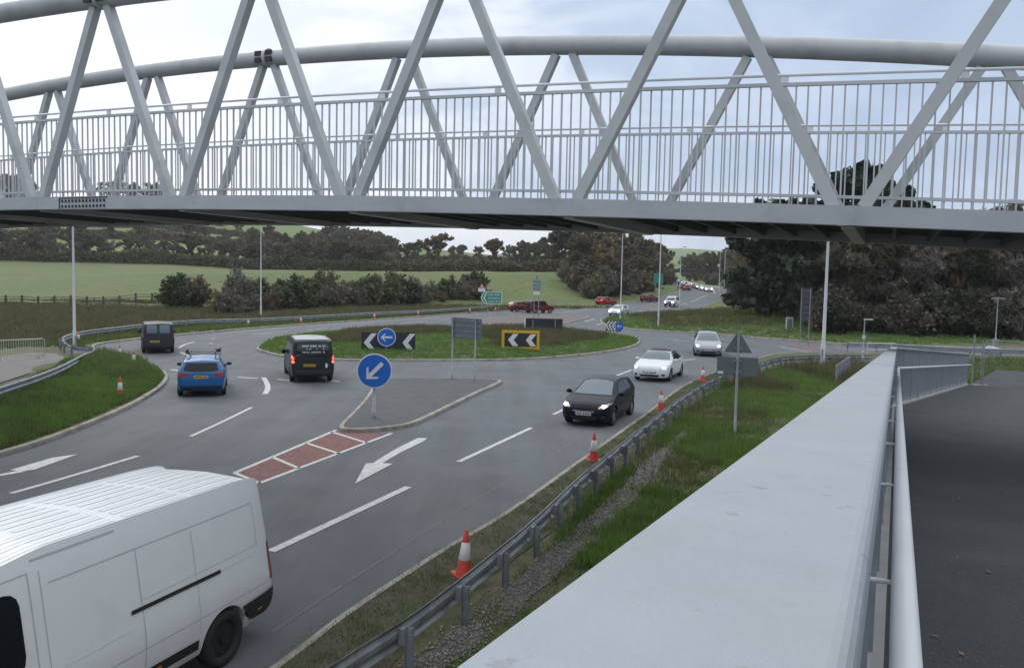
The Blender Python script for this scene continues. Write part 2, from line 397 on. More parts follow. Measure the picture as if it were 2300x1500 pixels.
def land_material():
    M = m_land; t = M.node_tree; K = t.links; b = t.nodes['Principled BSDF']
    geo = t.nodes.new('ShaderNodeTexCoord'); P = geo.outputs['Object']
    sp = t.nodes.new('ShaderNodeSeparateXYZ'); K.new(P, sp.inputs[0])
    def noise(sc, det=6, r=.6):
        n = t.nodes.new('ShaderNodeTexNoise'); n.inputs['Scale'].default_value = sc; n.inputs['Detail'].default_value = det; n.inputs['Roughness'].default_value = r; K.new(P, n.inputs['Vector']); return n.outputs['Fac']
    def mr(v, a, b_, c_=0, d_=1):
        n = t.nodes.new('ShaderNodeMapRange'); K.new(v, n.inputs[0])
        for i, x in enumerate((a, b_, c_, d_)): n.inputs[i + 1].default_value = x
        return n.outputs[0]
    def mixc(f, a, b_):
        n = t.nodes.new('ShaderNodeMix'); n.data_type = 'RGBA'; K.new(f, n.inputs[0])
        for i, x in ((6, a), (7, b_)):
            if isinstance(x, tuple): n.inputs[i].default_value = (*x, 1)
            else: K.new(x, n.inputs[i])
        return n.outputs[2]
    rough = mixc(mr(noise(.5), .42, .6), (.060, .078, .026), (.110, .096, .055))
    rough = mixc(mr(noise(1.8), .52, .68), rough, (.055, .045, .028))
    green = mixc(mr(noise(.03), .4, .6), (.076, .120, .026), (.108, .142, .036))
    green = mixc(mr(noise(.9, 8), .48, .66), green, (.058, .078, .024))
    green = mixc(mr(noise(.22, 5), .50, .66), green, (.110, .112, .046))
    vo_ = t.nodes.new('ShaderNodeTexVoronoi'); vo_.inputs['Scale'].default_value = .0065; K.new(P, vo_.inputs['Vector'])
    sc_ = t.nodes.new('ShaderNodeSeparateColor'); K.new(vo_.outputs['Color'], sc_.inputs[0])
    hillc = mixc(sc_.outputs[0], (.080, .130, .028), (.130, .175, .045))
    f1 = mr(sp.outputs['Y'], 114, 119); f2 = mr(sp.outputs['Y'], 262, 270)
    c = mixc(f1, rough, green); c = mixc(f2, c, hillc)
    K.new(c, b.inputs['Base Color'])
    bn = t.nodes.new('ShaderNodeBump'); bn.inputs['Strength'].default_value = .7; bn.inputs['Distance'].default_value = .05; K.new(noise(5, 6), bn.inputs['Height']); K.new(bn.outputs[0], b.inputs['Normal'])
land_material()
ground = submesh('ground', fa[~inside], H, m_land)
road = submesh('road', fa[inside], RZv, m_asphalt)

# kerbs
def kerb(name, line, inward=1, z=0.0):
    P = [Vector((p[0], p[1], float(rz(p[1])) + z)) for p in line]
    s = inward
    return tag(MB().sweep(P, [(0, -.05), (0, .125), (-.10 * s, .125), (-.14 * s, .10), (-.14 * s, -.05)]).build(name, m_kerb), kind='structure')
kerb('kerb', [p for p in lineA if p.y < 90]); kerb('kerb', [p for p in lineB if p.y < 260]); kerb('kerb', [p for p in lineC if p.y < 260])

# ------------------------------------------------------------------ islands
def island(name, poly, zt, mt, dome=0.0, step=1.5, kerbz=.125, kmat=True, label=None, cat=None):
    P = [(p[0], p[1]) for p in poly]; n = len(P); xs = [p[0] for p in P]; ys = [p[1] for p in P]
    ex = []
    for gx in np.arange(min(xs), max(xs), step):
        for gy in np.arange(min(ys), max(ys), step): ex.append((gx + random.uniform(-.2, .2) * step, gy + random.uniform(-.2, .2) * step))
    ex = np.array(ex) if ex else np.zeros((0, 2))
    if len(ex): ex = ex[in_poly(ex[:, 0], ex[:, 1], P) & (seg_dist(ex[:, 0], ex[:, 1], P) > step * .35)]
    V = P + [tuple(e) for e in ex]
    vo, fo = cdt(V, [(i, (i + 1) % n) for i in range(n)])
    va = np.array([(v.x, v.y) for v in vo]); fs = []
    for f in fo:
        c = va[list(f)].mean(axis=0)
        if in_poly(np.array([c[0]]), np.array([c[1]]), P)[0]: fs.append(tuple(f))
    d = seg_dist(va[:, 0], va[:, 1], P)
    z = zt + rz(va[:, 1]) + dome * (1 - np.exp(-d / 5.0))
    return mesh_obj(name, [(a, b, c) for (a, b), c in zip(va, z)], fs, mt, 'structure', True)
isl_pts = [(p.x, p.y) for p in gp([(582, 783), (600, 793), (650, 803), (760, 810), (880, 811), (1010, 811), (1160, 809), (1280, 801), (1370, 790), (1415, 780), (1433, 770), (1425, 761)])] + [(8.8, 73.5), (5, 77), (0, 78.5), (-6, 77), (-12, 72.5), (-16, 66.5), (-17.4, 60.5)]
isl = [(p.x, p.y) for p in smooth_line(isl_pts, 5, True)]
def area(P): return sum(P[i][0] * P[(i + 1) % len(P)][1] - P[(i + 1) % len(P)][0] * P[i][1] for i in range(len(P))) / 2
if area(isl) < 0: isl = isl[::-1]
island('roundabout_island', isl, .10, m_grassg, dome=.55)
def closed_kerb(poly, name='kerb'):
    P = [Vector((p[0], p[1], float(rz(p[1])))) for p in poly]      # ccw: right of travel = outside
    tag(MB().sweep(P, [(0, -.05), (0, .125), (.10, .125), (.14, .10), (.14, -.05)], closed=True).build(name, m_kerb), kind='structure')
closed_kerb(isl)
spl = [(p.x, p.y) for p in smooth_line(gp([(772, 963), (800, 932), (826, 903), (838, 884), (850, 862), (872, 855), (1000, 855), (1100, 857), (1118, 862), (1060, 889), (960, 938), (918, 956), (880, 963), (830, 968), (790, 969)]), 4, True)]
if area(spl) < 0: spl = spl[::-1]
m_splt = mat('island_tarmac', (.062, .067, .075), .85, var=.2, vscale=2, col2=(.075, .080, .088), c2scale=30, bump=.2, bscale=70)
island('splitter_island', spl, .11, m_splt, step=1.0); closed_kerb(spl)
spl2 = [(p.x, p.y) for p in smooth_line(gp([(1050, 727), (1120, 716), (1190, 709), (1270, 709), (1320, 712), (1290, 722), (1230, 733), (1120, 735), (1070, 734)]), 4, True)]
if area(spl2) < 0: spl2 = spl2[::-1]
m_brick = mat('reddish_paving', (.13, .105, .105), .85, var=.2, vscale=3)
island('splitter_island', spl2, .11, m_brick, step=2.0); closed_kerb(spl2)

def sheet(name, poly, mt, dz, step=1.0, hf=None, kind='structure'):
    P = [(p[0], p[1]) for p in poly]; n = len(P); xs = [p[0] for p in P]; ys = [p[1] for p in P]
    ex = np.array([(gx, gy) for gx in np.arange(min(xs) + step / 2, max(xs), step) for gy in np.arange(min(ys) + step / 2, max(ys), step)] or [(0, 0)])
    ex = ex[in_poly(ex[:, 0], ex[:, 1], P) & (seg_dist(ex[:, 0], ex[:, 1], P) > step * .3)]
    V = P + [tuple(e) for e in ex]; vo, fo = cdt(V, [(i, (i + 1) % n) for i in range(n)])
    va = np.array([(v.x, v.y) for v in vo]); c = np.array([va[list(f)].mean(axis=0) for f in fo]); ins = in_poly(c[:, 0], c[:, 1], P)
    z = (hf or (lambda x, y: rz(y)))(va[:, 0], va[:, 1]) + dz
    return mesh_obj(name, [(a, b, q) for (a, b), q in zip(va, z)], [tuple(f) for f, k in zip(fo, ins) if k], mt, kind, True)

# ------------------------------------------------------------------ road markings (one sheet)
mk = MB()
def rline(pp, wd, z=.008, far=False):
    P = resample(smooth_line(pp, 6), .5) if len(pp) > 2 else resample(pp, 1.5) + [pp[-1]]
    P = [Vector((p.x, p.y, float(rz(p.y)) + z)) for p in P]
    if (P[-1] - P[-2]).length < .05: P.pop(-2)
    mk.sweep(P, [(-wd / 2, 0), (wd / 2, 0)], closed_prof=False)
def dash(*pp, wd=.12): rline(gp(pp), wd)
dash((428, 980), (500, 947), (567, 914), wd=.13)
dash((608, 1238), (760, 1167), (918, 1093), wd=.19)
rline([G(608, 1238).lerp(G(918, 1093), t) for t in (-1.4, -.45)], .19)
dash((1030, 1037), (1193, 961), wd=.15); dash((1243, 931), (1290, 908), wd=.15); dash((1374, 848), (1418, 831), wd=.15); dash((1510, 813), (1562, 806), wd=.15)
rline([G(310, 1024), G(150, 1072), G(-10, 1118)], .15); rline([G(-10, 1118), G(-10, 1118) * 1.0 + (G(-10, 1118) - G(310, 1024)) * .8], .15)
dash((534, 847), (578, 850), wd=.2); dash((622, 852), (656, 855), wd=.2); dash((742, 855), (763, 857), wd=.2); dash((333, 827), (359, 829), wd=.2); dash((384, 830), (410, 834), wd=.2)
dash((592, 848), (600, 862), (601, 875), (592, 889), wd=.22)
dash((405, 791), (433, 803), wd=.15); dash((402, 781), (415, 774), (437, 768), wd=.15); dash((472, 761), (486, 760), wd=.15)
dash((565, 751), (650, 744), wd=.12); dash((690, 741), (735, 737), wd=.12); dash((785, 735), (870, 729), wd=.12); dash((900, 727), (960, 722), wd=.12)
dash((1510, 763), (1562, 768), wd=.15)
dash((1313, 722), (1336, 717), wd=.2); dash((1266, 727), (1280, 720), wd=.2); dash((1340, 730), (1352, 727), wd=.2)
rline([G(1215, 706), G(1300, 699), G(1380, 692)], .15)
rline([XY(1395, 122), XY(1470, 136), XY(1540, 158), XY(1585, 190)], .16); rline([XY(1600, 198), XY(1598, 225), XY(1575, 255)], .2)
dash((1750, 778), (1800, 787), (1835, 791), wd=.15)
rline([p + Vector((.45, -.1, 0)) for p in gp([(1100, 703), (980, 711), (850, 720), (720, 729), (600, 738), (480, 748)])], .12)
# red ladder hatching
Ltop = [G(527, 1062), G(755, 966)]; Lbot = [G(583, 1085), G(880, 973)]
rline(Ltop, .13); rline(Lbot, .13); rline([Ltop[0], Lbot[0]], .12)
for a, b in (((613, 1027), (672, 1052)), ((688, 995), (762, 1019)), ((745, 970), (825, 995))): rline([G(*a), G(*b)], .12)
# arrows
def px_poly(l, z=.009):
    P = gp(l); vs = [Vector((p.x, p.y, z)) for p in P]; b = len(mk.v); mk.add(vs, [tuple(range(len(vs)))])
px_poly([(960, 984), (938, 984), (893, 1006), (858, 1027), (838, 1040), (851, 1044), (866, 1036), (900, 1016), (952, 991)])
px_poly([(856, 1040), (822, 1041), (797, 1087), (882, 1042)], .0125)
px_poly([(175, 1020), (118, 1028), (22, 1056), (52, 1058), (78, 1055)])
px_poly([(40, 1057), (-20, 1069), (-20, 1073), (60, 1059)])
mko = mk.build('road_markings', m_white, fix=False); mko['kind'] = 'structure'
for f in mko.data.polygons: pass
sheet('red_hatching', [(p.x, p.y) for p in gp([(530, 1062), (755, 968), (868, 974), (583, 1083)])], m_red, .004, 5)
sheet('red_hatching', [(p.x, p.y) for p in gp([(1745, 770), (1850, 775), (1870, 790), (1830, 789), (1790, 781)])], m_redold, .004, 5)
# asphalt patches / joint
m_patch = mat('asphalt_patch', (.060, .062, .067), .8, var=.15, vscale=1.5, bump=.3, bscale=110)
m_joint = mat('asphalt_joint', (.135, .14, .145), .8, var=.2)
jt = MB(); P = [G(*p) for p in [(610, 1420), (760, 1320), (900, 1230), (1090, 1110), (1290, 990), (1420, 905)]]
jt.sweep([Vector((p.x, p.y, .004)) for p in resample(smooth_line(P, 6), .5)], [(-.02, 0), (.02, 0)], closed_prof=False)
jt.build('asphalt_joint', m_joint, fix=False)['kind'] = 'structure'

# verge soil and gravel strip, footpath behind left barrier
kr = [p for p in lineA if 3 < p.y < 46]
soil = [(p.x, p.y) for p in kr] + [(p.x + 1.25 * .9, p.y - 1.25 * .42) for p in kr[::-1]]
sheet('verge_soil', soil, m_soil, .012, .8, ground_h)
gv_l = gp([(870, 1560), (960, 1480), (1090, 1375), (1210, 1275), (1330, 1165), (1420, 1080), (1500, 1005), (1545, 965)])
gv_r = gp([(960, 1560), (1060, 1470), (1165, 1385), (1290, 1275), (1390, 1175), (1455, 1095), (1520, 1015), (1550, 970)])
gvp = smooth_line(gv_l, 4) + smooth_line(gv_r, 4)[::-1]; gvp = [(p.x + .05 * math.sin(p.y * 5), p.y) for p in gvp]
sheet('gravel_strip', gvp, m_gravel, .02, .5, ground_h)
sheet('footpath', [(p.x, p.y) for p in gp([(-40, 812), (70, 797), (125, 800), (146, 812), (140, 826), (70, 848), (-40, 880)])], m_asphalt_old, .03, 1.0, ground_h)
sheet('footpath', [(p.x, p.y) for p in gp([(2198, 874), (2206, 855), (2238, 841), (2300, 836), (2420, 842), (2420, 900), (2260, 905)])], m_asphalt_old, .10, 1.0, ground_h)
vs = []; fs = []
def scatter_stones():
    xs = [p[0] for p in gvp]; ys = [p[1] for p in gvp]; mb = MB()
    k = 0
    while k < 9000:
        x = random.uniform(min(xs) - .2, max(xs) + .2); y = min(ys) + (max(ys) - min(ys)) * random.random() ** 1.6
        if not in_poly(np.array([x + random.gauss(0, .12)]), np.array([y]), gvp)[0]: k += .15; continue
        k += 1; P_.append((x, y, random.uniform(.012, .035)))
P_ = []; scatter_stones()
P_ = np.array(P_); hz_ = ground_h(P_[:, 0], P_[:, 1])
o8 = np.array([(1, 0, 0), (-1, 0, 0), (0, 1, 0), (0, -1, 0), (0, 0, 1), (0, 0, -.6)])
of = np.array([(0, 2, 4), (2, 1, 4), (1, 3, 4), (3, 0, 4), (2, 0, 5), (1, 2, 5), (3, 1, 5), (0, 3, 5)])
n = len(P_); V = np.zeros((n, 6, 3)); th = NR.rand(n) * 6.28
for j in range(6):
    q = o8[j] * NR.uniform(.7, 1.3, (n, 3)) * P_[:, 2:3]
    V[:, j, 0] = P_[:, 0] + q[:, 0] * np.cos(th) - q[:, 1] * np.sin(th); V[:, j, 1] = P_[:, 1] + q[:, 0] * np.sin(th) + q[:, 1] * np.cos(th); V[:, j, 2] = hz_ + .03 + q[:, 2] * .8
def bulk(name, V, F, mt, parent=None, mats=None, mi=None):
    me = bpy.data.meshes.new(name); me.vertices.add(len(V)); me.vertices.foreach_set('co', V.astype(np.float32).ravel())
    k = F.shape[1]; me.loops.add(F.size); me.loops.foreach_set('vertex_index', F.astype(np.int32).ravel())
    me.polygons.add(len(F)); me.polygons.foreach_set('loop_start', np.arange(0, F.size, k, dtype=np.int32)); me.polygons.foreach_set('loop_total', np.full(len(F), k, np.int32))
    me.materials.append(mt)
    if mats:
        for x in mats: me.materials.append(x)
        me.polygons.foreach_set('material_index', mi.astype(np.int32))
    me.update(calc_edges=True); me.validate()
    o = bpy.data.objects.new(name, me); COL.objects.link(o)
    if parent: o.parent = parent
    return o
F = (of[None] + (np.arange(n) * 6)[:, None, None]).reshape(-1, 3)
bulk('gravel_stones', V.reshape(-1, 3), F, m_stone)['kind'] = 'stuff'

# ------------------------------------------------------------------ grass and weeds
def grass(name, poly, count, hmin, hmax, mt, hf=ground_h, wd=.012, tuft=5, spread=.06, keep=None, lean=.5, holes=()):
    P = [(p[0], p[1]) for p in poly]; xs = [p[0] for p in P]; ys = [p[1] for p in P]; X = []; Y = []; got = 0
    while got < count:
        x = NR.uniform(min(xs), max(xs), count); y = NR.uniform(min(ys), max(ys), count); k = in_poly(x, y, P)
        for hl in holes: k &= ~in_poly(x, y, hl)
        if keep is not None: k &= keep(x, y)
        # clumpiness
        nfun = np.sin(x * 2.1 + 1.3 * np.sin(y * 1.7)) * np.sin(y * 1.9 + 1.1 * np.sin(x * 1.3)); k &= (NR.rand(count) < .65 + .35 * nfun)
        X.append(x[k]); Y.append(y[k]); got += k.sum()
        if len(X) > 60: break
    X = np.concatenate(X)[:count]; Y = np.concatenate(Y)[:count]; n = len(X)
    X = np.repeat(X, tuft) + NR.normal(0, spread, n * tuft); Y = np.repeat(Y, tuft) + NR.normal(0, spread, n * tuft)
    hh = np.repeat(NR.uniform(hmin, hmax, n), tuft) * NR.uniform(.6, 1.1, n * tuft); Z = hf(X, Y) - .02
    n = len(X); a = NR.rand(n) * 6.28; la = NR.rand(n) * 6.28; ln = NR.rand(n) * lean * hh
    V = np.zeros((n, 3, 3)); w_ = wd * NR.uniform(.7, 1.6, n)
    V[:, 0] = np.stack([X - np.cos(a) * w_, Y - np.sin(a) * w_, Z], 1); V[:, 1] = np.stack([X + np.cos(a) * w_, Y + np.sin(a) * w_, Z], 1)
    V[:, 2] = np.stack([X + np.cos(la) * ln, Y + np.sin(la) * ln, Z + hh], 1)
    F = np.arange(n * 3).reshape(-1, 3)
    o = bulk(name, V.reshape(-1, 3), F, mt); o['kind'] = 'stuff'; return o
barR_pts = [G(x, y, .7) for x, y in [(736, 1500), (951, 1363), (1129, 1225), (1200, 1166), (1298, 1075), (1328, 1050), (1477, 932), (1547, 880), (1616, 843), (1706, 815), (1755, 802), (1841, 798), (1960, 798)]]
rampV = [(p[0], p[1]) for p in rampline]
vergeR = [(p.x + .15, p.y) for p in barR_pts if p.y < 60] + [(rampV[2][0] - .6, rampV[2][1] + 6), (rampV[2][0] - .7, rampV[2][1])] + [(rampV[1][0] - 1.0, rampV[1][1])] + [(2.0, 6.5)]
def gkeep(x, y): return ~in_poly(x, y, gvp) | (NR.rand(len(x)) < .12)
grass('verge_grass', vergeR, 26000, .06, .20, m_blade, keep=gkeep, wd=.010)
grass('verge_grass', vergeR, 20000, .12, .30, m_bladeb, keep=lambda x, y: gkeep(x, y) & (np.sin(x * .9 + y * .35) > -.4) & (y > 13), wd=.013)
grass('verge_weeds', vergeR, 1500, .18, .48, m_weed, keep=lambda x, y: gkeep(x, y) & (y > 15) & (np.sin(x * .7 - y * .33) > .1), wd=.008, tuft=6, spread=.12)
grass('verge_weeds', vergeR, 1300, .3, .8, m_weed, keep=lambda x, y: (y > 36) & (np.sin(x * .8) > -.5), wd=.014, tuft=7, spread=.2)
grass('kerb_grass', soil, 12000, .03, .12, m_blade, wd=.009)
vL = [(p.x, p.y) for p in gp([(-60, 1040), (0, 1019), (150, 968), (280, 912), (347, 874), (366, 850), (353, 832), (318, 820), (232, 802), (205, 800), (185, 812), (140, 835), (84, 857), (0, 885), (-60, 905)])]
grass('verge_grass', vL, 16000, .08, .22, m_blade, wd=.014)
grass('verge_weeds', vL, 4500, .12, .30, m_weed, wd=.012, keep=lambda x, y: np.sin(x * 1.3 + y * .6) + np.sin(y * .9) > .2)
grass('verge_grass', vL, 11000, .12, .30, m_bladeb, wd=.016)
grass('verge_weeds', [(p.x, p.y) for p in gp([(215, 800), (240, 800), (318, 820), (330, 845), (250, 860), (205, 835)])], 900, .3, .65, m_blade, tuft=8, wd=.02, spread=.15)
def isl_h(x, y):
    d = seg_dist(x, y, isl); return .10 + .55 * (1 - np.exp(-d / 5.0))
grass('island_grass', isl, 26000, .06, .20, m_bladeb, hf=isl_h, wd=.022)
grass('island_weeds', isl, 5000, .22, .55, m_weed, hf=isl_h, wd=.020, tuft=8, spread=.2, keep=lambda x, y: (seg_dist(x, y, isl) > 2.6) & (y > 53.5 + np.clip(x, 0, 9) * .8) & (x > -13) & (np.sin(x * .5 + 1.0) + np.sin(y * .31) > -.6))
vF = [(p.x, p.y) for p in lineB if 60 < p.y < 140 and p.x < 45][0:] 
vF = [(p.x, p.y) for p in gp([(2000, 777), (1860, 770), (1740, 762), (1600, 750), (1500, 745), (1420, 740), (1370, 733), (1355, 724), (1365, 715), (1440, 707)])] + [(30, 134), (44, 150), (58, 150), (60, 110), (52, 90), (46, 72)]
grass('far_verge_grass', vF, 22000, .12, .35, m_bladeb, wd=.035)
grass('far_verge_weeds', vF, 5000, .3, .8, m_weed, wd=.035, tuft=7, spread=.3, keep=lambda x, y: (y > 84 + (x - 14) * .0) & (x > 15))
vRL = [(p.x + .2, p.y - .6) for p in leftFar[1:12]] ; vRL = [(p[0] - .0, p[1]) for p in [(q.x, q.y) for q in leftFar[1:11]]] + [(-31, 50), (-36, 62), (-30, 80), (-22, 96), (-8, 126)]
grass('bank_grass', vRL, 12000, .12, .4, m_blade, wd=.03, tuft=6, keep=lambda x, y: seg_dist(x, y, ROADXY) > .4)
bank = [(-30, 52), (-44, 50), (-75, 95), (-78, 117), (10, 135), (20, 140), (0, 122), (-17, 92), (-26, 76)]
grass('bank_weeds', bank, 15000, .25, .7, m_weed, wd=.045, tuft=6, spread=.35)
rgt = [(R_END.x + 1.2, 38.5), (R_END.x + 3, 52), (R_END.x + 18, 57), (60, 57), (60, 44), (34, 40.5)]
grass('verge_grass', rgt, 7000, .15, .4, m_blade, wd=.03, tuft=6)
#@@PART2
# ------------------------------------------------------------------ footbridge
BX0, BY0, BBX, BBY, BW = .747, 12.0, 3.426, -1.5605, 4.58
bdir = Vector((BBX, BBY, 0)).normalized(); bn = Vector((-bdir.y, bdir.x, 0)); BS = math.hypot(BBX, BBY)
def zbot(k): return 6.058 - .0193 * (k + 3.7) ** 2
def ztop_c(k): return 9.809 - .0602 * (k + 3.21) ** 2 + .19
def bpt(k, off, z): return Vector((BX0 + BBX * k + bn.x * off, BY0 + BBY * k + bn.y * off, z))
K0, K1 = -9, 3
fb = thing('footbridge', 'pale grey steel bowstring truss footbridge spanning over the road', 'footbridge', (0, 0, 0))
ks = np.arange(K0, K1 + .001, .25)
m_chordw = mat('chord_weathered', (.40, .42, .45), .45, var=.05, vscale=1.2, col2=(.30, .32, .34), c2scale=1.1, c2lo=.58, c2hi=.72, streak=((.6, .6, 3), 2.2, (.36, .38, .41)))
for off in (0, BW):
    cb = MB(); P = [bpt(k, off, zbot(k)) for k in ks]
    cb.sweep(P, [(-.10, 0), (.10, 0), (.10, .24), (-.10, .24)])
    for k in range(K0 + 1, K1):      # small splice plates and node stiffeners
        cb.beam(bpt(k - .03, off, zbot(k) + .12), bpt(k + .03, off, zbot(k) + .12), .206, .244)
    cb.build('bottom_chord', m_chordw, fb)
    tp = MB().tube([bpt(k, off, ztop_c(k)) for k in np.arange(K0 + .5, K1 - .49, .25)], .19, 20, cap=True)
    tc_ = tp.build('top_chord', m_steel, fb)
    for k in range(K0, K1):
        t = bpt(k + .5, off, ztop_c(k + .5)); e_ = .045
        if k + .5 <= K1 - .5 and k + .5 >= K0 + .5:
            for s in (-1, 1):
                kb = k if s < 0 else k + 1
                a = bpt(k + .5 + s * e_, off, ztop_c(k + .5) - .17); b = bpt(kb - s * .045, off, zbot(kb) + .22)
                MB().beam(a, b, .15, .15, up=tuple(bn)).build('diagonal', m_steel, fb)
    for k in (-5.5, -2.5):      # bolted chord splices: four dark recesses either side
        for dk in (-.042, .042):
            for dz in (-.075, .075):
                for sd_ in (-1, 1):
                    c = bpt(k + dk, off + sd_ * .185, ztop_c(k) + dz)
                    MB().beam(c - bdir * .09, c + bdir * .09, .05, .11).build('splice_recess', m_black, tc_)
        fl = MB().tube([bpt(k - .012, off, ztop_c(k)), bpt(k + .012, off, ztop_c(k))], .222, 20)
        fl.build('splice_flange', m_steel, tc_)
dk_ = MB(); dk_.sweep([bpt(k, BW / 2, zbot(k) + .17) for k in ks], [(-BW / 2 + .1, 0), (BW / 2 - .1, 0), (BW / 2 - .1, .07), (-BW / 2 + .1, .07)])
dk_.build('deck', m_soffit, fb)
for i in range(int((K1 - K0) * 7) + 1):
    k = K0 + i / 7
    main = (i % 7 == 0)
    hb = .20 if main else .12; wb = .17 if main else .05
    a = bpt(k, .1, zbot(k) + .17 - hb / 2); b = bpt(k, BW - .1, zbot(k) + .17 - hb / 2)
    MB().beam(a, b, wb, hb - .004).build('cross_beam', m_steel if main else mat('beam_dark', (.075, .08, .085), .6), fb)  # minor beams in a darker tone than the main ones
def parapet(off, name='parapet'):
    pr = MB(); hr = MB()
    dz0 = .24
    def P(z, k0=K0, k1=K1): return [bpt(k, off, zbot(k) + dz0 + z) for k in np.arange(k0, k1 + .001, .25)]
    pr.sweep(P(1.60), [(-.025, -.025), (.025, -.025), (.025, .02), (-.025, .02)])
    pr.sweep(P(.15), [(-.02, -.02), (.02, -.02), (.02, .02), (-.02, .02)])
    nb = int((K1 - K0) * BS / .15)
    for i in range(nb + 1):
        k = K0 + (K1 - K0) * i / nb; z = zbot(k) + dz0
        wd = .024 if i % 14 == 0 else .021
        a = bpt(k, off, z + (-.05 if i % 14 == 0 else .15)); b = bpt(k, off, z + 1.6)
        pr.beam(a, b, wd, wd, up=tuple(bn))
        if i % 14 == 7: 
            c = bpt(k, off, z + 1.655); hr.beam(c - bdir * .05, c + bdir * .05, .02, .08)
        elif i % 2 == 0 and i % 14: pr.beam(bpt(k, off, z), bpt(k, off, z + .15), .017, .017, up=tuple(bn))
    p_ = pr.build(name, mat('railing_paint', (.52, .535, .555), .45), fb)
    hr.tube([bpt(k, off, zbot(k) + dz0 + 1.72) for k in np.arange(K0, K1 + .001, .25)], .021, 8)
    hr.build('handrail', m_rail, p_)
parapet(.38); parapet(BW - .42)
# name plate like perforated plate on the near chord
pl = MB(); kp = -2.62
for i in range(13):
    for j in range(2):
        c = bpt(kp + .17 * (i - 6) / 6 * .9, -.112, zbot(kp) + .055 + j * .10)
        pl.beam(c - bdir * .018, c + bdir * .018, .012, .05)
for dz in (.215,): pl.beam(bpt(kp - .175, -.112, zbot(kp) + dz), bpt(kp + .175, -.112, zbot(kp) + dz), .012, .014)
pl.beam(bpt(kp - .175, -.112, zbot(kp) + .01), bpt(kp - .175, -.112, zbot(kp) + .22), .012, .014, up=tuple(bdir))
pl.build('vent_plate', m_black, fb)
# abutment piers outside the frame on both ends
for k in (K0, K1 - .3):
    c = bpt(k, BW / 2, 0); M3 = Matrix((bdir, bn, Vector((0, 0, 1)))).transposed()
    MB().box((c.x, c.y, zbot(k) / 2 - .2), (.7, BW * .9, zbot(k) - .05), M=M3).build('pier', m_conc, fb)

# ------------------------------------------------------------------ ramp with its parapet
def offp(line, lat, dz):
    P = resample(line, 1.0) + [line[-1]]; o = []
    for i, p in enumerate(P):
        a = P[max(i - 1, 0)]; b = P[min(i + 1, len(P) - 1)]; d = (b - a); d.z = 0; d.normalize(); o.append(p + Vector((d.y, -d.x, 0)) * lat + Vector((0, 0, dz)))
    return o
ramp_path = rampL + [Vector((R_END.x + 6.5, R_END.y + 9.0, .33 + 1.51))]
rp = MB(); rp.sweep(resample(ramp_path, 1.0) + [ramp_path[-1]], [(.012, -1.51), (4.6, -1.51), (4.6, -2.05), (.012, -2.05)])
o = rp.build('path', m_path); o['kind'] = 'structure'
rw = MB(); P = resample(rampL, 1.0) + [rampL[-1]]
vs = []
for i, p in enumerate(P):
    a = P[max(i - 1, 0)]; b = P[min(i + 1, len(P) - 1)]; d = (b - a); d.z = 0; d.normalize(); r_ = Vector((d.y, -d.x, 0))
    for lat, z in ((-.16, p.z - 1.46), (.012, p.z - 1.46), (.012, -.4), (-.16, -.4)): vs.append(Vector((p.x, p.y, 0)) + r_ * lat + Vector((0, 0, z)))
rw.add(vs, [(i * 4 + j, i * 4 + (j + 1) % 4, (i + 1) * 4 + (j + 1) % 4, (i + 1) * 4 + j) for i in range(len(P) - 1) for j in range(4)])
o = rw.build('retaining_wall', m_conc); tag(o, 'low concrete edge wall carrying the grey parapet of the dark tarmac ramp', 'wall')
m_seam2 = mat('joint_grime', (.20, .22, .24), .8)
pt = thing('ramp_parapet', 'pale grey metal parapet with wide flat coping beside the dark tarmac ramp', 'parapet', (0, 0, 0))
cp = MB()
cp_prof = [(-.128, -.145), (-.128, -.116), (-.123, -.111), (-.112, -.110), (-.0165, -.110), (-.0135, -.1106), (-.0108, -.1122), (-.0088, -.1150), (-.0080, -.119), (-.008, -.145)]
CL = [R_START] + [EYE + RD * t for t in (-1, -.3, .1, .2, .3, .38, .45, .6, .8, 1.2, 2, 3, 5, 8, 12, 16)] + [R_BEND] + resample([R_BEND, R_END], 2)[1:] + [R_END]
cp.sweep(CL, cp_prof, smooth=False)
cpo = cp.build('coping', m_coping, pt)
bv = cpo.modifiers.new('b', 'BEVEL'); bv.width = .003; bv.segments = 2; bv.limit_method = 'ANGLE'; bv.angle_limit = R(50)
for t_ in (3.9, 6.9, 9.9, 12.9, 15.9):
    q = EYE + RD * t_; MB().beam(offp([q, q + RD], -.1285, -.1094)[0], offp([q, q + RD], -.012, -.1094)[0], .002, .0008).build('coping_joint', m_seam2, cpo)
pn = MB()
for seg in (rampL[:2], rampL[1:]):
    a, b = seg[0], seg[1]; d = (b - a); ln = Vector((d.x, d.y, 0)).length; n_ = int(ln / .028)
    dd_ = Vector((d.x, d.y, 0)).normalized(); r_ = Vector((dd_.y, -dd_.x, 0))
    if seg[0] is rampL[0]:
        pn.sweep([a, b], [(-.075, -.15), (-.065, -.15), (-.065, -1.44), (-.075, -1.44)])
    else:
        pn.sweep([a, b], [(-.075, -.15), (-.065, -.15), (-.065, -1.30), (-.075, -1.30)])
        for i in range(int(ln / .13)):
            p = a.lerp(b, (i + .5) * .13 / ln); pn.beam(p + r_ * (-.055) + Vector((0, 0, -.16)), p + r_ * (-.055) + Vector((0, 0, -1.46)), .012, .012, up=tuple(r_))
pn.build('panel', m_panel, pt)
for sgm in (rampL[:2], rampL[1:]):
    P = resample(sgm, 1.5)
    for p in P[1:]:
        q = offp([p, p + (sgm[1] - sgm[0]).normalized() * .01], -.07, 0)[0]
        MB().beam(q + Vector((0, 0, -.145)), q + Vector((0, 0, -1.46)), .05, .05, up=(0, 1, 0)).build('post', m_galv, pt)
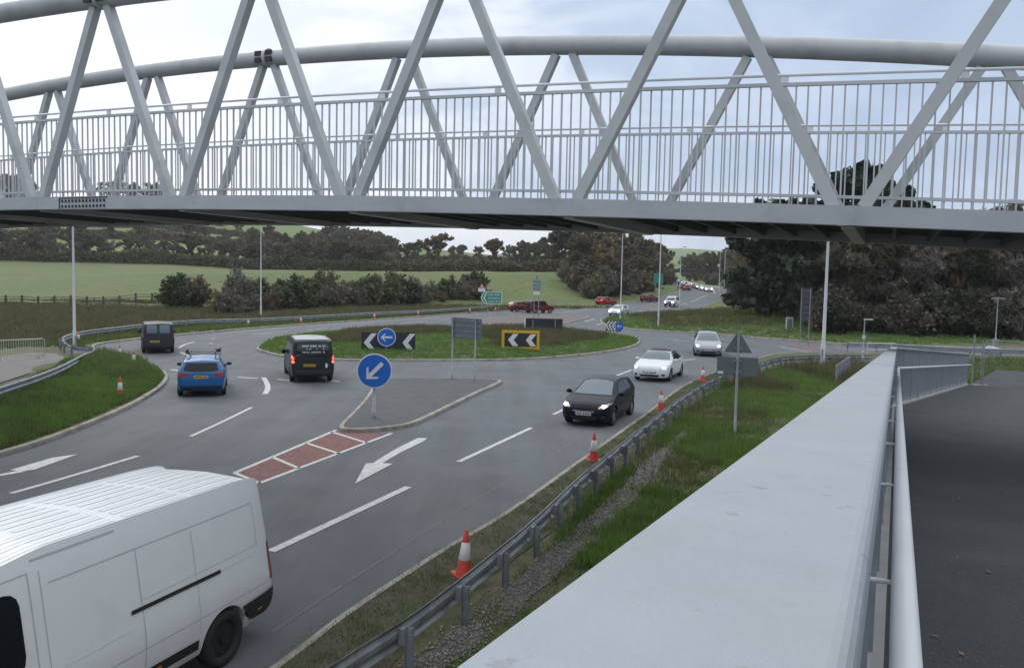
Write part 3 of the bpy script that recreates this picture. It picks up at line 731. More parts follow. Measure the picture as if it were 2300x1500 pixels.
P = smooth_line(offp(rampL, .042, -.59), 1)
rl = MB().tube(offp([R_START, R_BEND], .042, -.59)[:-1] + offp([R_BEND, R_END], .042, -.59), .0285, 16); hro = rl.build('handrail', m_rail, pt)
P = resample([EYE + RD * .65, R_BEND], 1.6) + resample([R_BEND, R_END], 1.6)
for i, p in enumerate(P):
    d = (R_BEND - R_START) if p.y < 18.8 else (R_END - R_BEND); d.z = 0; d.normalize(); r_ = Vector((d.y, -d.x, 0)); q = p + Vector((0, 0, -.60))
    MB().tube([q + r_ * -.07 + Vector((0, 0, -.02)), q + r_ * .02 + Vector((0, 0, -.02)), q + r_ * .042 + Vector((0, 0, -.005))], .007, 8).build('rail_bracket', m_rail, hro)

# ------------------------------------------------------------------ crash barriers
WPROF = [(-.01, .155), (-.055, .12), (-.06, .07), (-.012, .03), (-.012, -.03), (-.06, -.07), (-.055, -.12), (-.01, -.155), (-.004, -.155), (-.049, -.12), (-.054, -.07), (-.006, -.03), (-.006, .03), (-.054, .07), (-.049, .12), (-.004, .155)]
def crash_barrier(label, top_pts, step=1.5, side=1, hf=None, skip=0, group=None, cap_posts=96):
    root = thing('crash_barrier', label, 'crash barrier', (0, 0, 0), group=group)
    P0 = smooth_line([(p.x, p.y, 0) for p in top_pts], 6)
    g = hf or (lambda x, y: float(ground_h(np.array([x]), np.array([y]))[0]))
    P = [Vector((p.x, p.y, max(float(rz(p.y)), 0) + .55)) for p in P0]
    pr = [(a * side, b) for a, b in WPROF]
    MB().sweep(P, pr).build('rail', m_galv, root)
    Q = resample(P, step)
    for i, p in enumerate(Q[:cap_posts]):
        a = Q[max(i - 1, 0)]; b = Q[min(i + 1, len(Q) - 1)]; d = b - a; d.z = 0; d.normalize(); r_ = Vector((d.y, -d.x, 0)) * side
        q = p + r_ * .10
        mb = MB(); M3 = Matrix((r_, d, Vector((0, 0, 1)))).transposed()
        zc = (p.z + .13 + 0) / 2
        ht = p.z + .13 + .1; zc = p.z + .13 - ht / 2
        mb.box((q.x, q.y, zc), (.008, .10, ht), M=M3); mb.box((q.x + r_.x * .045, q.y + r_.y * .045, zc - .002), (.09, .008, ht - .004), M=M3); mb.box((q.x + r_.x * .085, q.y + r_.y * .085, zc - .003), (.008, .06, ht - .006), M=M3)
        mb.box((p.x + r_.x * .045, p.y + r_.y * .045, p.z), (.085, .08, .2), M=M3)
        mb.build('post', m_galv, root)
    return root
crash_barrier('galvanised double beam crash barrier curving between the kerb and the gravel strip', [Vector((-9.6, -9.5, 0)), Vector((-4.6, 3.0, 0))] + barR_pts, 1.5, 1)
barL_pts = [G(x, y, .7) for x, y in [(0, 868), (84, 841), (140, 819), (185, 796), (209, 786), (207, 780), (190, 777.5), (160, 774), (143, 765), (141, 757), (157, 750), (196, 742), (280, 732), (336, 726), (448, 718), (600, 714), (788, 704), (942, 697), (1068, 689), (1110, 685)]]
pre = [barL_pts[0] + (barL_pts[0] - barL_pts[1]) * 1.4]
P = pre + barL_pts
crash_barrier('galvanised crash barrier looping round the left bend and along the far road edge', P, 1.75, -1)
crash_barrier('grey crash barrier in the distance beyond the right arm of the roundabout', [G(x, y, .6) for x, y in [(1905, 772), (2000, 775), (2150, 783), (2300, 788), (2450, 792)]], 2.0, -1)

# ------------------------------------------------------------------ cones
def cone_proto(name, label, loc, rot=0., h=.75, fallen=False):
    t = thing(name, label, 'cone', loc, rot, 'red and white traffic cones along the verges')
    b = MB(); b.prism([(-.18, -.14), (-.14, -.18), (.14, -.18), (.18, -.14), (.18, .14), (.14, .18), (-.14, .18), (-.18, .14)], 0, .04)
    n = 20; Z = [.045, .09, .30, .57, .74, .75]; Rr = [.135, .122, .096, .056, .030, .02]
    def ring(r, z): return [Vector((r * math.cos(2 * PI * j / n), r * math.sin(2 * PI * j / n), z)) for j in range(n)]
    def shell(mb, zs, rs):
        vs = []
        for r, z in zip(rs, zs): vs += ring(r, z)
        mb.add(vs, [(i * n + j, i * n + (j + 1) % n, (i + 1) * n + (j + 1) % n, (i + 1) * n + j) for i in range(len(zs) - 1) for j in range(n)], 0, True)
    b.build('base', m_cone, t)
    c = MB(); shell(c, Z, Rr); c.add(ring(.02, .75), [tuple(range(n))]); c.build('cone_body', m_cone, t)
    s = MB(); shell(s, [.27, .275, .545, .55], [.100, .104, .065, .060]); s.build('reflective_sleeve', m_conew, t)
    return t
cones = [((1042, 1306), 'large red and white cone leaning by the kerb nearest the camera', (.02, .03)), ((1333, 1043), 'red and white cone beside the barrier, second from the camera', (0, 0)), ((1484, 926), 'red and white cone at the kerb below the white convertible', (0, 0)), ((1578, 861), 'red and white cone on the kerb left of the grey sign back', (0, 0)),
         ((270, 897), 'red and white cone in the left grass beside the blue hatchback', (0, 0)), ((300, 829), 'red and white cone on the mound edge, nearest of the two there', (.02, 0)), ((269, 810), 'small red and white cone behind the grass mound', (0, 0)),
         ((176, 771), 'cone behind the foot of the left lamp column', (0, 0)), ((558, 735), 'cone by the far rail right of the small dark van', (0, 0)), ((676, 729), 'cone by the far rail above the black minivan', (0, 0)), ((841, 718), 'cone by the far rail above the blue arrow sign', (0, 0)), ((939, 711), 'cone by the far rail between arrow sign and green sign', (0, 0)), ((1055, 704), 'cone by the far rail left of the green direction sign', (0, 0)), ((1113, 701), 'cone below the green direction sign', (0, 0)), ((1502, 700), 'cone in front of the white off road car on the far road', (0, 0))]
c0 = None
for (px, py), lab, tl in cones:
    g = G(px, py); z = float(ground_h(np.array([g.x]), np.array([g.y]))[0])
    if py < 740: z = float(rz(g.y)) + .1; sc_ = 1.0
    if c0 is None: c0 = c = cone_proto('traffic_cone', lab, (g.x, g.y, z))
    else: c = copy_tree(c0); c.location = (g.x, g.y, z); c['label'] = lab
    c.rotation_euler = (tl[0], tl[1], random.uniform(0, 1.5))

# ------------------------------------------------------------------ lamp columns
def lamp_column(label, loc, h=10., az=0, r0=.10, arm=.6, group='tall pale lamp columns round the junction'):
    t = thing('lamp_column', label, 'lamp column', loc, R(az), group)
    MB().tube([(0, 0, 0), (0, 0, 1.3), (0, 0, 1.35), (0, 0, h)], [r0, r0 * .97, r0 * .8, r0 * .48], 14).build('column', m_pole, t)
    MB().box((0, -r0 * .98, .75), (.10, .02, .5)).build('access_door', m_galv, t)
    MB().tube([(0, 0, h - .05), (0, .2, h + .10), (0, arm, h + .16)], .03, 8).build('arm', m_pole, t)
    l = MB(); l.prism([(-.09, -.1), (.09, -.1), (.13, .1), (.11, .5), (-.11, .5), (-.13, .1)], 0, .09, M=Matrix.Translation((0, arm, h + .12))); l.build('lantern', m_signback, t)
    return t
def gz(p): return Vector((p.x, p.y, float(ground_h(np.array([p.x]), np.array([p.y]))[0]) - .03))
lamp_column('tall pale lamp column standing inside the left barrier loop', gz(G(168, 797)), 8, 60)
lamp_column('tall thin lamp column behind the far rail above the black minivan', gz(G(586, 712)), 10, 120)
lamp_column('lamp column rising behind the small chevron sign', gz(G(1393, 722)), 10, -60)
lamp_column('lamp column on the grass tip with yellow collar near its base', gz(G(1478, 738)), 10, -60)
lamp_column('lamp column beside the white off road car, its lantern just under the bridge', gz(XY(1523, 134)), 10, -60)
lamp_column('slim distant lamp column at the woodland edge, right one of the far pair', gz(XY(1622, 172)), 10, -90)
lamp_column('faint distant lamp column at the woodland edge, left one of the far pair', gz(XY(1611, 204)), 10, -90)
lamp_column('thick pale lamp column on the right verge before the dark evergreens', gz(G(1847, 828)), 8.6, -40, .13)
# small posts at the right
def small_post(name, label, cat, loc, h, tee):
    t = thing(name, label, cat, loc)
    MB().tube([(0, 0, 0), (0, 0, .9), (0, 0, .92), (0, 0, h)], [.06, .06, .04, .035], 10).build('pole', m_galv, t)
    if tee:
        MB().tube([(-.55, 0, h), (-.3, 0, h + .07), (.3, 0, h + .07), (.6, 0, h)], .04, 8).build('crossarm', m_galv, t)
        MB().box((0, 0, .35), (.3, .3, .7)).build('base_box', m_conc, t)
    else:
        MB().box((.22, 0, h), (.5, .12, .07)).build('lantern', m_pole, t)
        MB().box((0, 0, h * .62), (.16, .10, .22)).build('junction_box', m_pole, t)
        for z in (.5, .8): MB().tube([(0, 0, z), (0, 0, z + .08)], .068, 10).build('white_band', m_signwhite, t)
    return t
small_post('post', 'slim grey post with short arm at top behind the parapet coping', 'post', gz(G(1937, 826)), 2.75, False)
small_post('post', 'grey post with T shaped top standing before the right woods', 'post', gz(G(2235, 783)), 3.9, True)
cab = thing('cabinet', 'small grey roadside cabinet on the far verge before the evergreens', 'cabinet', gz(G(1772, 749)), R(-10))
MB().box((0, 0, .62), (.62, .4, 1.24)).build('body', m_pole, cab); MB().box((0, 0, 1.26), (.68, .46, .05)).build('lid', m_galv, cab); MB().box((.0, -.205, .62), (.5, .012, 1.05)).build('door', m_signback, cab)
wb_ = G(2225, 798); tk = thing('bag', 'pale rumpled bag lying beyond the mesh fence gate', 'bag', gz(wb_))
bm = bmesh.new(); bmesh.ops.create_icosphere(bm, subdivisions=3, radius=.5)
for v in bm.verts: v.co = Vector((v.co.x * 1.3, v.co.y * .7, max(-.05, v.co.z * .75 + .2))) * (1 + .12 * math.sin(v.co.x * 11) * math.cos(v.co.z * 9 + v.co.y * 7))
me = bpy.data.meshes.new('sack'); bm.to_mesh(me); bm.free(); me.materials.append(mat('pale_bag', (.42, .44, .55), .6)); o = bpy.data.objects.new('sack', me); COL.objects.link(o); o.parent = tk; me.polygons.foreach_set('use_smooth', [True] * len(me.polygons))

# ------------------------------------------------------------------ signs
def disc(mb, r, y0, y1, c=(0, 0), n=40, mi=0):
    vs = [Vector((c[0] + r * math.cos(2 * PI * i / n), y, c[1] + r * math.sin(2 * PI * i / n))) for y in (y0, y1) for i in range(n)]
    mb.add(vs, [tuple(range(n))[::-1], tuple(range(n, 2 * n))] + [(i, (i + 1) % n, n + (i + 1) % n, n + i) for i in range(n)], mi)
def plate(mb, poly, y0, y1, mi=0):   # poly in x,z
    n = len(poly); vs = [Vector((x, y, z)) for y in (y0, y1) for x, z in poly]
    mb.add(vs, [tuple(range(n))[::-1], tuple(range(n, 2 * n))] + [(i, (i + 1) % n, n + (i + 1) % n, n + i) for i in range(n)], mi)
def face_cam(p, extra=0): return -math.atan2(p.x, p.y) + extra
def arrow_poly(s, ang, c=(0, 0)):
    base = [(-.62, 0), (-.16, .40), (-.16, .22), (-.22, .105), (.66, .105), (.66, -.105), (-.22, -.105), (-.16, -.22), (-.16, -.40)]
    base = [(-.64, 0), (-.20, .42), (-.06, .42), (-.34, .11), (.62, .11), (.62, -.11), (-.34, -.11), (-.06, -.42), (-.20, -.42)]
    ca, sa = math.cos(ang), math.sin(ang); return [(c[0] + s * (x * ca - z * sa), c[1] + s * (x * sa + z * ca)) for x, z in base]
g = G(840, 946)
kl = thing('keep_left_sign', 'large round blue keep left sign with white diagonal arrow on traffic island tip', 'road sign', (g.x, g.y, .10), face_cam(g))
MB().tube([(0, .03, 0), (0, .03, .28), (0, .03, .285), (0, .03, 2.0)], [.075, .075, .055, .055], 14).build('pole', m_galv, kl)
zc = 1.60; rr_ = .585
mb = MB(); disc(mb, rr_, -.05, -.03, (0, zc)); fc = mb.build('sign_face', m_signwhite, kl)
mb = MB(); disc(mb, rr_ * .925, -.056, -.051, (0, zc)); mb.build('blue_disc', m_signblue, fc)
mb = MB(); plate(mb, arrow_poly(rr_ * 1.02, R(45), (0, zc)), -.062, -.057); mb.build('arrow', m_signwhite, fc)
mb = MB(); disc(mb, rr_ * .98, -.028, -.018, (0, zc)); mb.build('backing', m_signback, kl)
# chevron board helper
def chevron_board(t, x0, x1, z0, z1, chs, border=None, y=0, chw=.30, posts=True):
    mb = MB(); plate(mb, [(x0, z0), (x1, z0), (x1, z1), (x0, z1)], y - .02, y + .02); bd = mb.build('board', m_signblack, t)
    h = (z1 - z0)
    for cx in chs:
        a = h * .40; mz = (z0 + z1) / 2; hh = h * .44
        mb = MB(); plate(mb, [(cx - a * .62, mz), (cx + a * .25, mz + hh), (cx + a * .25 + chw, mz + hh), (cx - a * .62 + chw, mz), (cx + a * .25 + chw, mz - hh), (cx + a * .25, mz - hh)], y - .032, y - .022)
        mb.build('chevron', m_signwhite, bd)
    if border:
        b = border; mb = MB()
        for (p, q, r_, s_) in ((x0 - b, x1 + b, z1, z1 + b), (x0 - b, x1 + b, z0 - b, z0), (x0 - b, x0, z0, z1), (x1, x1 + b, z0, z1)):
            plate(mb, [(p, r_), (q, r_), (q, s_), (p, s_)], y - .04, y + .03)
        mb.build('yellow_frame', m_signyellow, t)
    if posts:
        for px_ in (x0 + .25 * (x1 - x0), x0 + .75 * (x1 - x0)): MB().tube([(px_, y + .06, -.2), (px_, y + .06, z1 - .05)], .04, 8).build('post', m_galv, t)
g = G(871, 806); g.y += 2.2; g.x *= (g.y / (g.y - 2.2))
s_ = g.y / FPX      # metres per pixel here
zi = float(isl_h(np.array([g.x]), np.array([g.y]))[0])
cb1 = thing('chevron_board', 'black board with two white chevrons behind round blue left arrow sign', 'chevron board', (g.x, g.y, zi - .05), face_cam(g))
def zpx(py, p): return CAMH + (py_dummy(py, p))
def z_at(px, py, Y): return atY(px, py, Y).z
zt_ = z_at(871, 746, g.y); zb_ = z_at(871, 793, g.y)
chevron_board(cb1, -59 * s_, 61 * s_, zb_ - zi + .05, zt_ - zi + .05, [-42 * s_, 44 * s_], chw=.34)
mb = MB(); zc = z_at(868, 757, g.y) - zi + .05; disc(mb, .56, -.12, -.10, (-3 * s_, zc)); fc = mb.build('sign_face', m_signwhite, cb1)
mb = MB(); disc(mb, .51, -.126, -.121, (-3 * s_, zc)); mb.build('blue_disc', m_signblue, fc)
mb = MB(); plate(mb, arrow_poly(.56, 0, (-3 * s_, zc)), -.134, -.127); mb.build('arrow', m_signwhite, fc)
MB().tube([(-3 * s_, -.05, -.2), (-3 * s_, -.05, zc + .3)], .045, 10).build('sign_post', m_galv, cb1)
mb = MB(); plate(mb, [(-38 * s_, .02), (-20 * s_, .10), (-24 * s_, -.1)], -.6, -.58)
g = G(1168, 800); g.y += 1.6; g.x *= g.y / (g.y - 1.6); s_ = g.y / FPX; zi = float(isl_h(np.array([g.x]), np.array([g.y]))[0])
cb2 = thing('chevron_board', 'yellow framed black board with two white chevrons on roundabout grass', 'chevron board', (g.x, g.y, zi - .05), face_cam(g))
chevron_board(cb2, -36 * s_, 37 * s_, z_at(1168, 779, g.y) - zi + .05, z_at(1168, 748, g.y) - zi + .05, [-20 * s_, 20 * s_], border=.17, chw=.36)
# back of a black board on the far side of the island
g = G(1221, 757); s_ = g.y / FPX; zi = float(isl_h(np.array([g.x]), np.array([g.y]))[0])
cb3 = thing('chevron_board', 'plain black board back standing among weeds behind yellow framed chevrons', 'chevron board', (g.x, g.y, zi - .05), face_cam(g) + .05)
mb = MB(); z0, z1 = z_at(1221, 744, g.y) - zi - .3, z_at(1221, 714, g.y) - zi; plate(mb, [(-41 * s_, z0), (42 * s_, z0), (42 * s_, z1), (-41 * s_, z1)], -.03, .03); mb.build('board', m_signblack, cb3)
mb = MB(); plate(mb, [(-44 * s_, z0), (-41.5 * s_, z0), (-41.5 * s_, z1), (-44 * s_, z1)], -.02, .04); mb.build('edge_strip', m_signwhite, cb3)
for px_ in (-25 * s_, 25 * s_): MB().tube([(px_, -.07, -.3), (px_, -.07, z1 - .1)], .045, 8).build('post', m_galv, cb3)
for z in (z0 + .3, z1 - .3):
    MB().box((0, -.05, z), (80 * s_, .03, .05)).build('stiffener', m_black, cb3)
# small chevron cluster at the far splitter, turned sideways
g = G(1372, 786); g = Vector((g.x, 66.0, 0)); g.x = atY(1378, 770, 66).x; s_ = 66 / FPX; zi = .1 + .3
cb4 = thing('chevron_board', 'small curved row of narrow black and white chevrons with blue arrow disc', 'chevron board', (g.x, g.y, zi - .1), face_cam(g) - .5)
zz0, zz1 = z_at(1378, 741, 66) - zi, z_at(1378, 717, 66) - zi
chevron_board(cb4, -20 * s_, 18 * s_, zz0, zz1, [-16 * s_, -8 * s_, 0, 7 * s_], chw=.16)
mb = MB(); disc(mb, .36, -.08, -.06, (15 * s_, (zz0 + zz1) / 2)); fc = mb.build('sign_face', m_signblue, cb4)
mb = MB(); plate(mb, arrow_poly(.34, 0, (15 * s_, (zz0 + zz1) / 2)), -.09, -.082); mb.build('arrow', m_signwhite, fc)
# sign back on two posts on the splitter island
pa, pb = G(1015, 856), G(1066, 862)
sb = thing('sign', 'rectangular grey sign seen from behind on two tall posts on traffic island', 'road sign', (pa.x, pa.y, .10), math.atan2(pb.y - pa.y, pb.x - pa.x))
dl = (pb - pa).length; zt_ = z_at(1040, 713, pa.y) - .1; zb_ = z_at(1040, 759, pa.y) - .1
for x in (0, dl): MB().tube([(x, 0, 0), (x, 0, .3), (x, 0, .31), (x, 0, zt_)], [.055, .055, .04, .04], 10).build('post', m_galv, sb)
mb = MB(); plate(mb, [(-.12, zb_), (dl + .30, zb_ - .0), (dl + .30, zt_ - .02), (-.12, zt_)], .05, .075); pnl = mb.build('panel', m_signback, sb)
for k in range(4): MB().box((dl / 2 + .08, .045, zb_ + (zt_ - zb_) * (k + .5) / 4), (dl + .35, .012, .035)).build('stiffener', m_galv, pnl)
# triangle + plate, seen from behind, on the right verge
g = G(1650, 985)
tsn = thing('sign', 'triangular warning sign with plate below, both seen from behind, on right verge', 'road sign', (g.x, g.y, 0.05), face_cam(g) + .05)
ZT = z_at(1662, 748, g.y)
MB().tube([(0, 0, 0), (0, 0, .2), (0, 0, .21), (0, 0, ZT)], [.05, .05, .042, .042], 12).build('pole', m_galv, tsn)
s_ = g.y / FPX; zt1, zb1 = z_at(1662, 752, g.y), z_at(1662, 796, g.y); zt2, zb2 = z_at(1662, 806, g.y), z_at(1662, 848, g.y)
mb = MB(); hw = 30 * s_; plate(mb, [(-hw, zb1), (hw, zb1), (hw * .96, zb1 + .06), (.05, zt1), (-.05, zt1), (-hw * .96, zb1 + .06)], .045, .06); mb.build('triangle_plate', m_signback, tsn)
mb = MB(); hw = 45 * s_; plate(mb, [(-hw, zb2), (hw, zb2), (hw, zt2), (-hw, zt2)], .045, .06); mb.build('rectangular_plate', m_signback, tsn)
for z in (zb1 + .12, zt2 - .12, zb2 + .12): MB().box((0, .03, z), (.26, .03, .05)).build('clamp', m_galv, tsn)
mb = MB(); plate(mb, [(-hw + .03, zb2 + .05), (-hw + .2, zb2 + .05), (-hw + .2, zb2 + .13), (-hw + .03, zb2 + .13)], .038, .043); mb.build('sticker', m_signwhite, tsn)
# green direction sign and warning sign beyond the far rail
g = G(1105, 707); g.y += 3; g.x *= g.y / (g.y - 3); s_ = g.y / FPX
gs = thing('direction_sign', 'green direction sign with white border and left arrow beyond the far rail', 'direction sign', (g.x, g.y, 0), face_cam(g))
z0, z1 = z_at(1105, 683, g.y), z_at(1105, 655, g.y)
mb = MB(); plate(mb, [(-26 * s_, (z0 + z1) / 2), (-18 * s_, z0), (22 * s_, z0), (22 * s_, z1), (-18 * s_, z1)], -.02, .02); pl_ = mb.build('panel', m_signwhite, gs)
mb = MB(); q = 1.6 * s_; plate(mb, [(-23.5 * s_, (z0 + z1) / 2), (-17.2 * s_, z0 + q), (20.4 * s_, z0 + q), (20.4 * s_, z1 - q), (-17.2 * s_, z1 - q)], -.026, -.021); gfc = mb.build('green_face', m_signgreen, pl_)
mb = MB(); mz = (z0 + z1) / 2; plate(mb, [(-20 * s_, mz), (-13 * s_, z1 - 2.4 * s_), (-11 * s_, z1 - 2.4 * s_), (-17 * s_, mz), (-11 * s_, z0 + 2.4 * s_), (-13 * s_, z0 + 2.4 * s_)], -.033, -.027); mb.build('arrow', m_signwhite, gfc)
def glyphs(mb, x0, x1, z, h, y, seed, mi=0):
    r = random.Random(seed); x = x0
    while x < x1:
        wd = h * r.uniform(.35, .6)
        if r.random() < .14: x += wd; continue
        plate(mb, [(x, z), (x + wd * .22, z), (x + wd * .22, z + h), (x, z + h)], y - .004, y, mi)
        k = r.random()
        if k < .7: plate(mb, [(x + wd * .22, z + h * .8), (x + wd * .8, z + h * .8), (x + wd * .8, z + h), (x + wd * .22, z + h)], y - .004, y, mi)
        if k > .3: plate(mb, [(x + wd * .22, z), (x + wd * .8, z), (x + wd * .8, z + h * .2), (x + wd * .22, z + h * .2)], y - .004, y, mi)
        if r.random() < .5: plate(mb, [(x + wd * .6, z + h * .2), (x + wd * .82, z + h * .2), (x + wd * .82, z + h * .8), (x + wd * .6, z + h * .8)], y - .004, y, mi)
        x += wd * 1.25
mb = MB()
for i in range(3): glyphs(mb, -9 * s_, 18 * s_, z0 + (4 + 7.5 * i) * s_, 4.0 * s_, -.028, 5 + i)
mb.build('lettering', m_signwhite, gfc)
for x in (-10 * s_, 14 * s_): MB().tube([(x, .06, -.2), (x, .06, z1 - .1)], .05, 8).build('post', m_galv, gs)
g = G(1081, 707); g.y += 7; g.x *= g.y / (g.y - 7); s_ = g.y / FPX
ws = thing('warning_sign', 'red bordered warning triangle above white plate, left of green direction sign', 'road sign', (g.x, g.y, 0), face_cam(g))
z0, z1 = z_at(1081, 646, g.y), z_at(1081, 636, g.y)
mb = MB(); plate(mb, [(-6 * s_, z0), (6 * s_, z0), (0, z1)], -.02, .02); tr_ = mb.build('red_border', m_signred, ws)
mb = MB(); plate(mb, [(-3.4 * s_, z0 + 1.6 * s_), (3.4 * s_, z0 + 1.6 * s_), (0, z1 - 3.2 * s_)], -.03, -.021); mb.build('white_centre', m_signwhite, tr_)
mb = MB(); plate(mb, [(-8 * s_, z0 - 9 * s_), (8 * s_, z0 - 9 * s_), (8 * s_, z0 - .8 * s_), (-8 * s_, z0 - .8 * s_)], -.02, .02); mb.build('plate', m_signwhite, ws)
MB().tube([(0, .06, -.3), (0, .06, z1)], .045, 8).build('pole', m_galv, ws)
# stacked small panels on a post in front of the red cars
g = G(1204, 716); s_ = g.y / FPX
st = thing('finger_post', 'narrow stack of small blue grey sign panels on two thin posts before the red cars', 'road sign', (g.x, g.y, 0), face_cam(g))
for i, (a, b, hw) in enumerate(((620, 629, 2.5), (630, 636, 9), (638, 645, 9), (646, 652, 8), (655, 662, 7))):
    mb = MB(); plate(mb, [(-hw * s_, z_at(1204, b, g.y)), (hw * s_, z_at(1204, b, g.y)), (hw * s_, z_at(1204, a, g.y)), (-hw * s_, z_at(1204, a, g.y))], -.02, .02); mb.build('panel', mat('blue_grey_sign', (.16, .20, .26), .5) if i < 4 else m_signwhite, st)
for x in (-5 * s_, 5 * s_): MB().tube([(x, .05, -.1), (x, .05, z_at(1204, 634, g.y))], .045, 8).build('post', m_galv, st)
# tall dark sign back on the right far verge, distant green sign
g = G(1805, 777); s_ = g.y / FPX
ds = thing('sign', 'tall narrow dark sign back on two posts in front of the evergreens', 'road sign', (g.x, g.y, .1), face_cam(g) - .3)
z0, z1 = z_at(1805, 724, g.y), z_at(1805, 650, g.y)
mb = MB(); plate(mb, [(-12 * s_, z0), (14 * s_, z0), (14 * s_, z1), (-12 * s_, z1)], .05, .08); pn_ = mb.build('panel', mat('dark_sign_back', (.045, .05, .055), .6), ds)
for k in range(6): MB().box((s_, .045, z0 + (z1 - z0) * (k + .5) / 6), (24 * s_, .012, .04)).build('stiffener', m_signback, pn_)
for x in (-9 * s_, 10 * s_): MB().tube([(x, 0, -.1), (x, 0, z1)], .04, 8).build('post', m_galv, ds)
p = XY(1474, 165); s_ = p.y / FPX; p.z = float(ground_h(np.array([p.x]), np.array([p.y]))[0])
dg = thing('direction_sign', 'distant green direction sign beside the far road before the woods', 'direction sign', tuple(p), face_cam(p))
z0, z1 = z_at(1474, 637, p.y) - p.z, z_at(1474, 614, p.y) - p.z
mb = MB(); plate(mb, [(-10 * s_, z0), (11 * s_, z0), (11 * s_, z1), (-10 * s_, z1)], -.02, .02); mb.build('panel', m_signgreen, dg)
for x in (-6 * s_, 7 * s_): MB().tube([(x, .06, -.5), (x, .06, z1)], .06, 8).build('post', m_galv, dg)

# ------------------------------------------------------------------ pedestrian barriers, field fence, mesh gate, guard rails
def ped_barrier(label, a, b, h=1.05, group=None, mt=None, n=None):
    a = Vector(a); b = Vector(b); mt = mt or m_pole
    t = thing('pedestrian_barrier', label, 'barrier', tuple(a), math.atan2(b.y - a.y, b.x - a.x), group); Lh = (b - a).length
    MB().tube([(0, 0, .18), (0, 0, h - .12), (.03, 0, h - .03), (.12, 0, h), (Lh - .12, 0, h), (Lh - .03, 0, h - .03), (Lh, 0, h - .12), (Lh, 0, .18), (0, 0, .18)], .019, 8).build('frame', mt, t)
    mb = MB(); n = n or int(Lh / .11)
    for i in range(1, n): mb.tube([(Lh * i / n, 0, .19), (Lh * i / n, 0, h - .01)], .008, 6)
    mb.build('bars', mt, t)
    for x in (.25, Lh - .25): MB().tube([(x, -.28, .0), (x, -.05, .10), (x, 0, .18), (x, .05, .10), (x, .28, .0)], .015, 6).build('foot', mt, t)
    return t
pbA, pbB = G(8, 818), G(101, 812); d = (pbB - pbA)
ped_barrier('white pedestrian barrier on left footpath, the one ending beside the verge', (pbB - d.normalized() * 2.3).to_tuple()[:2] + (.16,), (pbB.x, pbB.y, .16), 1.05, 'white pedestrian barriers')
ped_barrier('white pedestrian barrier on left footpath cut by the picture edge', (pbB - d.normalized() * 4.7).to_tuple()[:2] + (.16,), (pbB - d.normalized() * 2.4).to_tuple()[:2] + (.16,), 1.05, 'white pedestrian barriers')
a_, b_ = G(1876, 872), G(1908, 846)
ped_barrier('small grey hooped barrier in tall grass left of the parapet', (a_.x, a_.y, .1), (b_.x, b_.y, .1), 1.0, None, m_galv)
fn = thing('field_fence', 'wooden post and rail fence along the near edge of the green field', 'fence', (0, 0, 0))
fp = []
for i in range(16):
    px = -60 + i * 36.5; p = G(px, 681 + (px) * .004); q = gz(p); fp.append(q)
    MB().box((q.x, q.y, q.z + .7), (.20, .20, 1.55)).build('post', m_wood, fn)
mb = MB()
for z in (.5, .9, 1.25):
    for a, b in zip(fp, fp[1:]): mb.beam(a + Vector((0, -.12, z)), b + Vector((0, -.12, z)), .05, .10 if z < 1 else .08)
mb.build('rails', m_wood, fn)
ga = atY(2183, 868, 37.2)
gt = thing('mesh_gate', 'temporary mesh fence panel and posts closing the lower end of the ramp', 'fence', (ga.x, ga.y, ga.z))
a1 = math.atan2(-2.0, 3.5)
for dx, dy, h in ((0, 0, 2.35), (.32, -.1, 2.1)): MB().tube([(dx, dy, -.1), (dx, dy, h)], .035, 8).build('post', m_galv, gt)
MB().tube([(.42, -.1, 0), (.42, -.1, 1.95), (.50, -.13, 2.07), (.62, -.16, 2.12), (3.6, -.9, 2.05), (3.7, -.93, 0)], .022, 8).build('frame', m_galv, gt)
mb = MB()
for i in range(30): mb.tube([(.45 + 3.2 * i / 30, -.11 - .8 * i / 30, .1), (.45 + 3.2 * i / 30, -.11 - .8 * i / 30, 2.06)], .0022, 4, cap=False)
for z in np.arange(.2, 2.0, .25): mb.tube([(.42, -.1, z), (3.65, -.92, z)], .0022, 4, cap=False)
mb.build('mesh', m_galv, gt); MB().box((.3, -.05, .04), (.7, .25, .12)).build('foot_block', m_conc, gt)
gr_ = thing('guard_rail', 'low pale guard rail beside the right arm just beyond the parapet end', 'railing', (0, 0, 0))
P = [gz(G(x, y)) for x, y in ((1948, 800), (1975, 799), (2010, 800))]
mb = MB()
for z in (.35, .8): mb.tube([p + Vector((0, 0, z)) for p in P], .03, 8)
mb.build('rails', m_pole, gr_)
for p in resample(P, 2.0): MB().tube([p, p + Vector((0, 0, .82))], .03, 8).build('post', m_pole, gr_)
#@@PART3

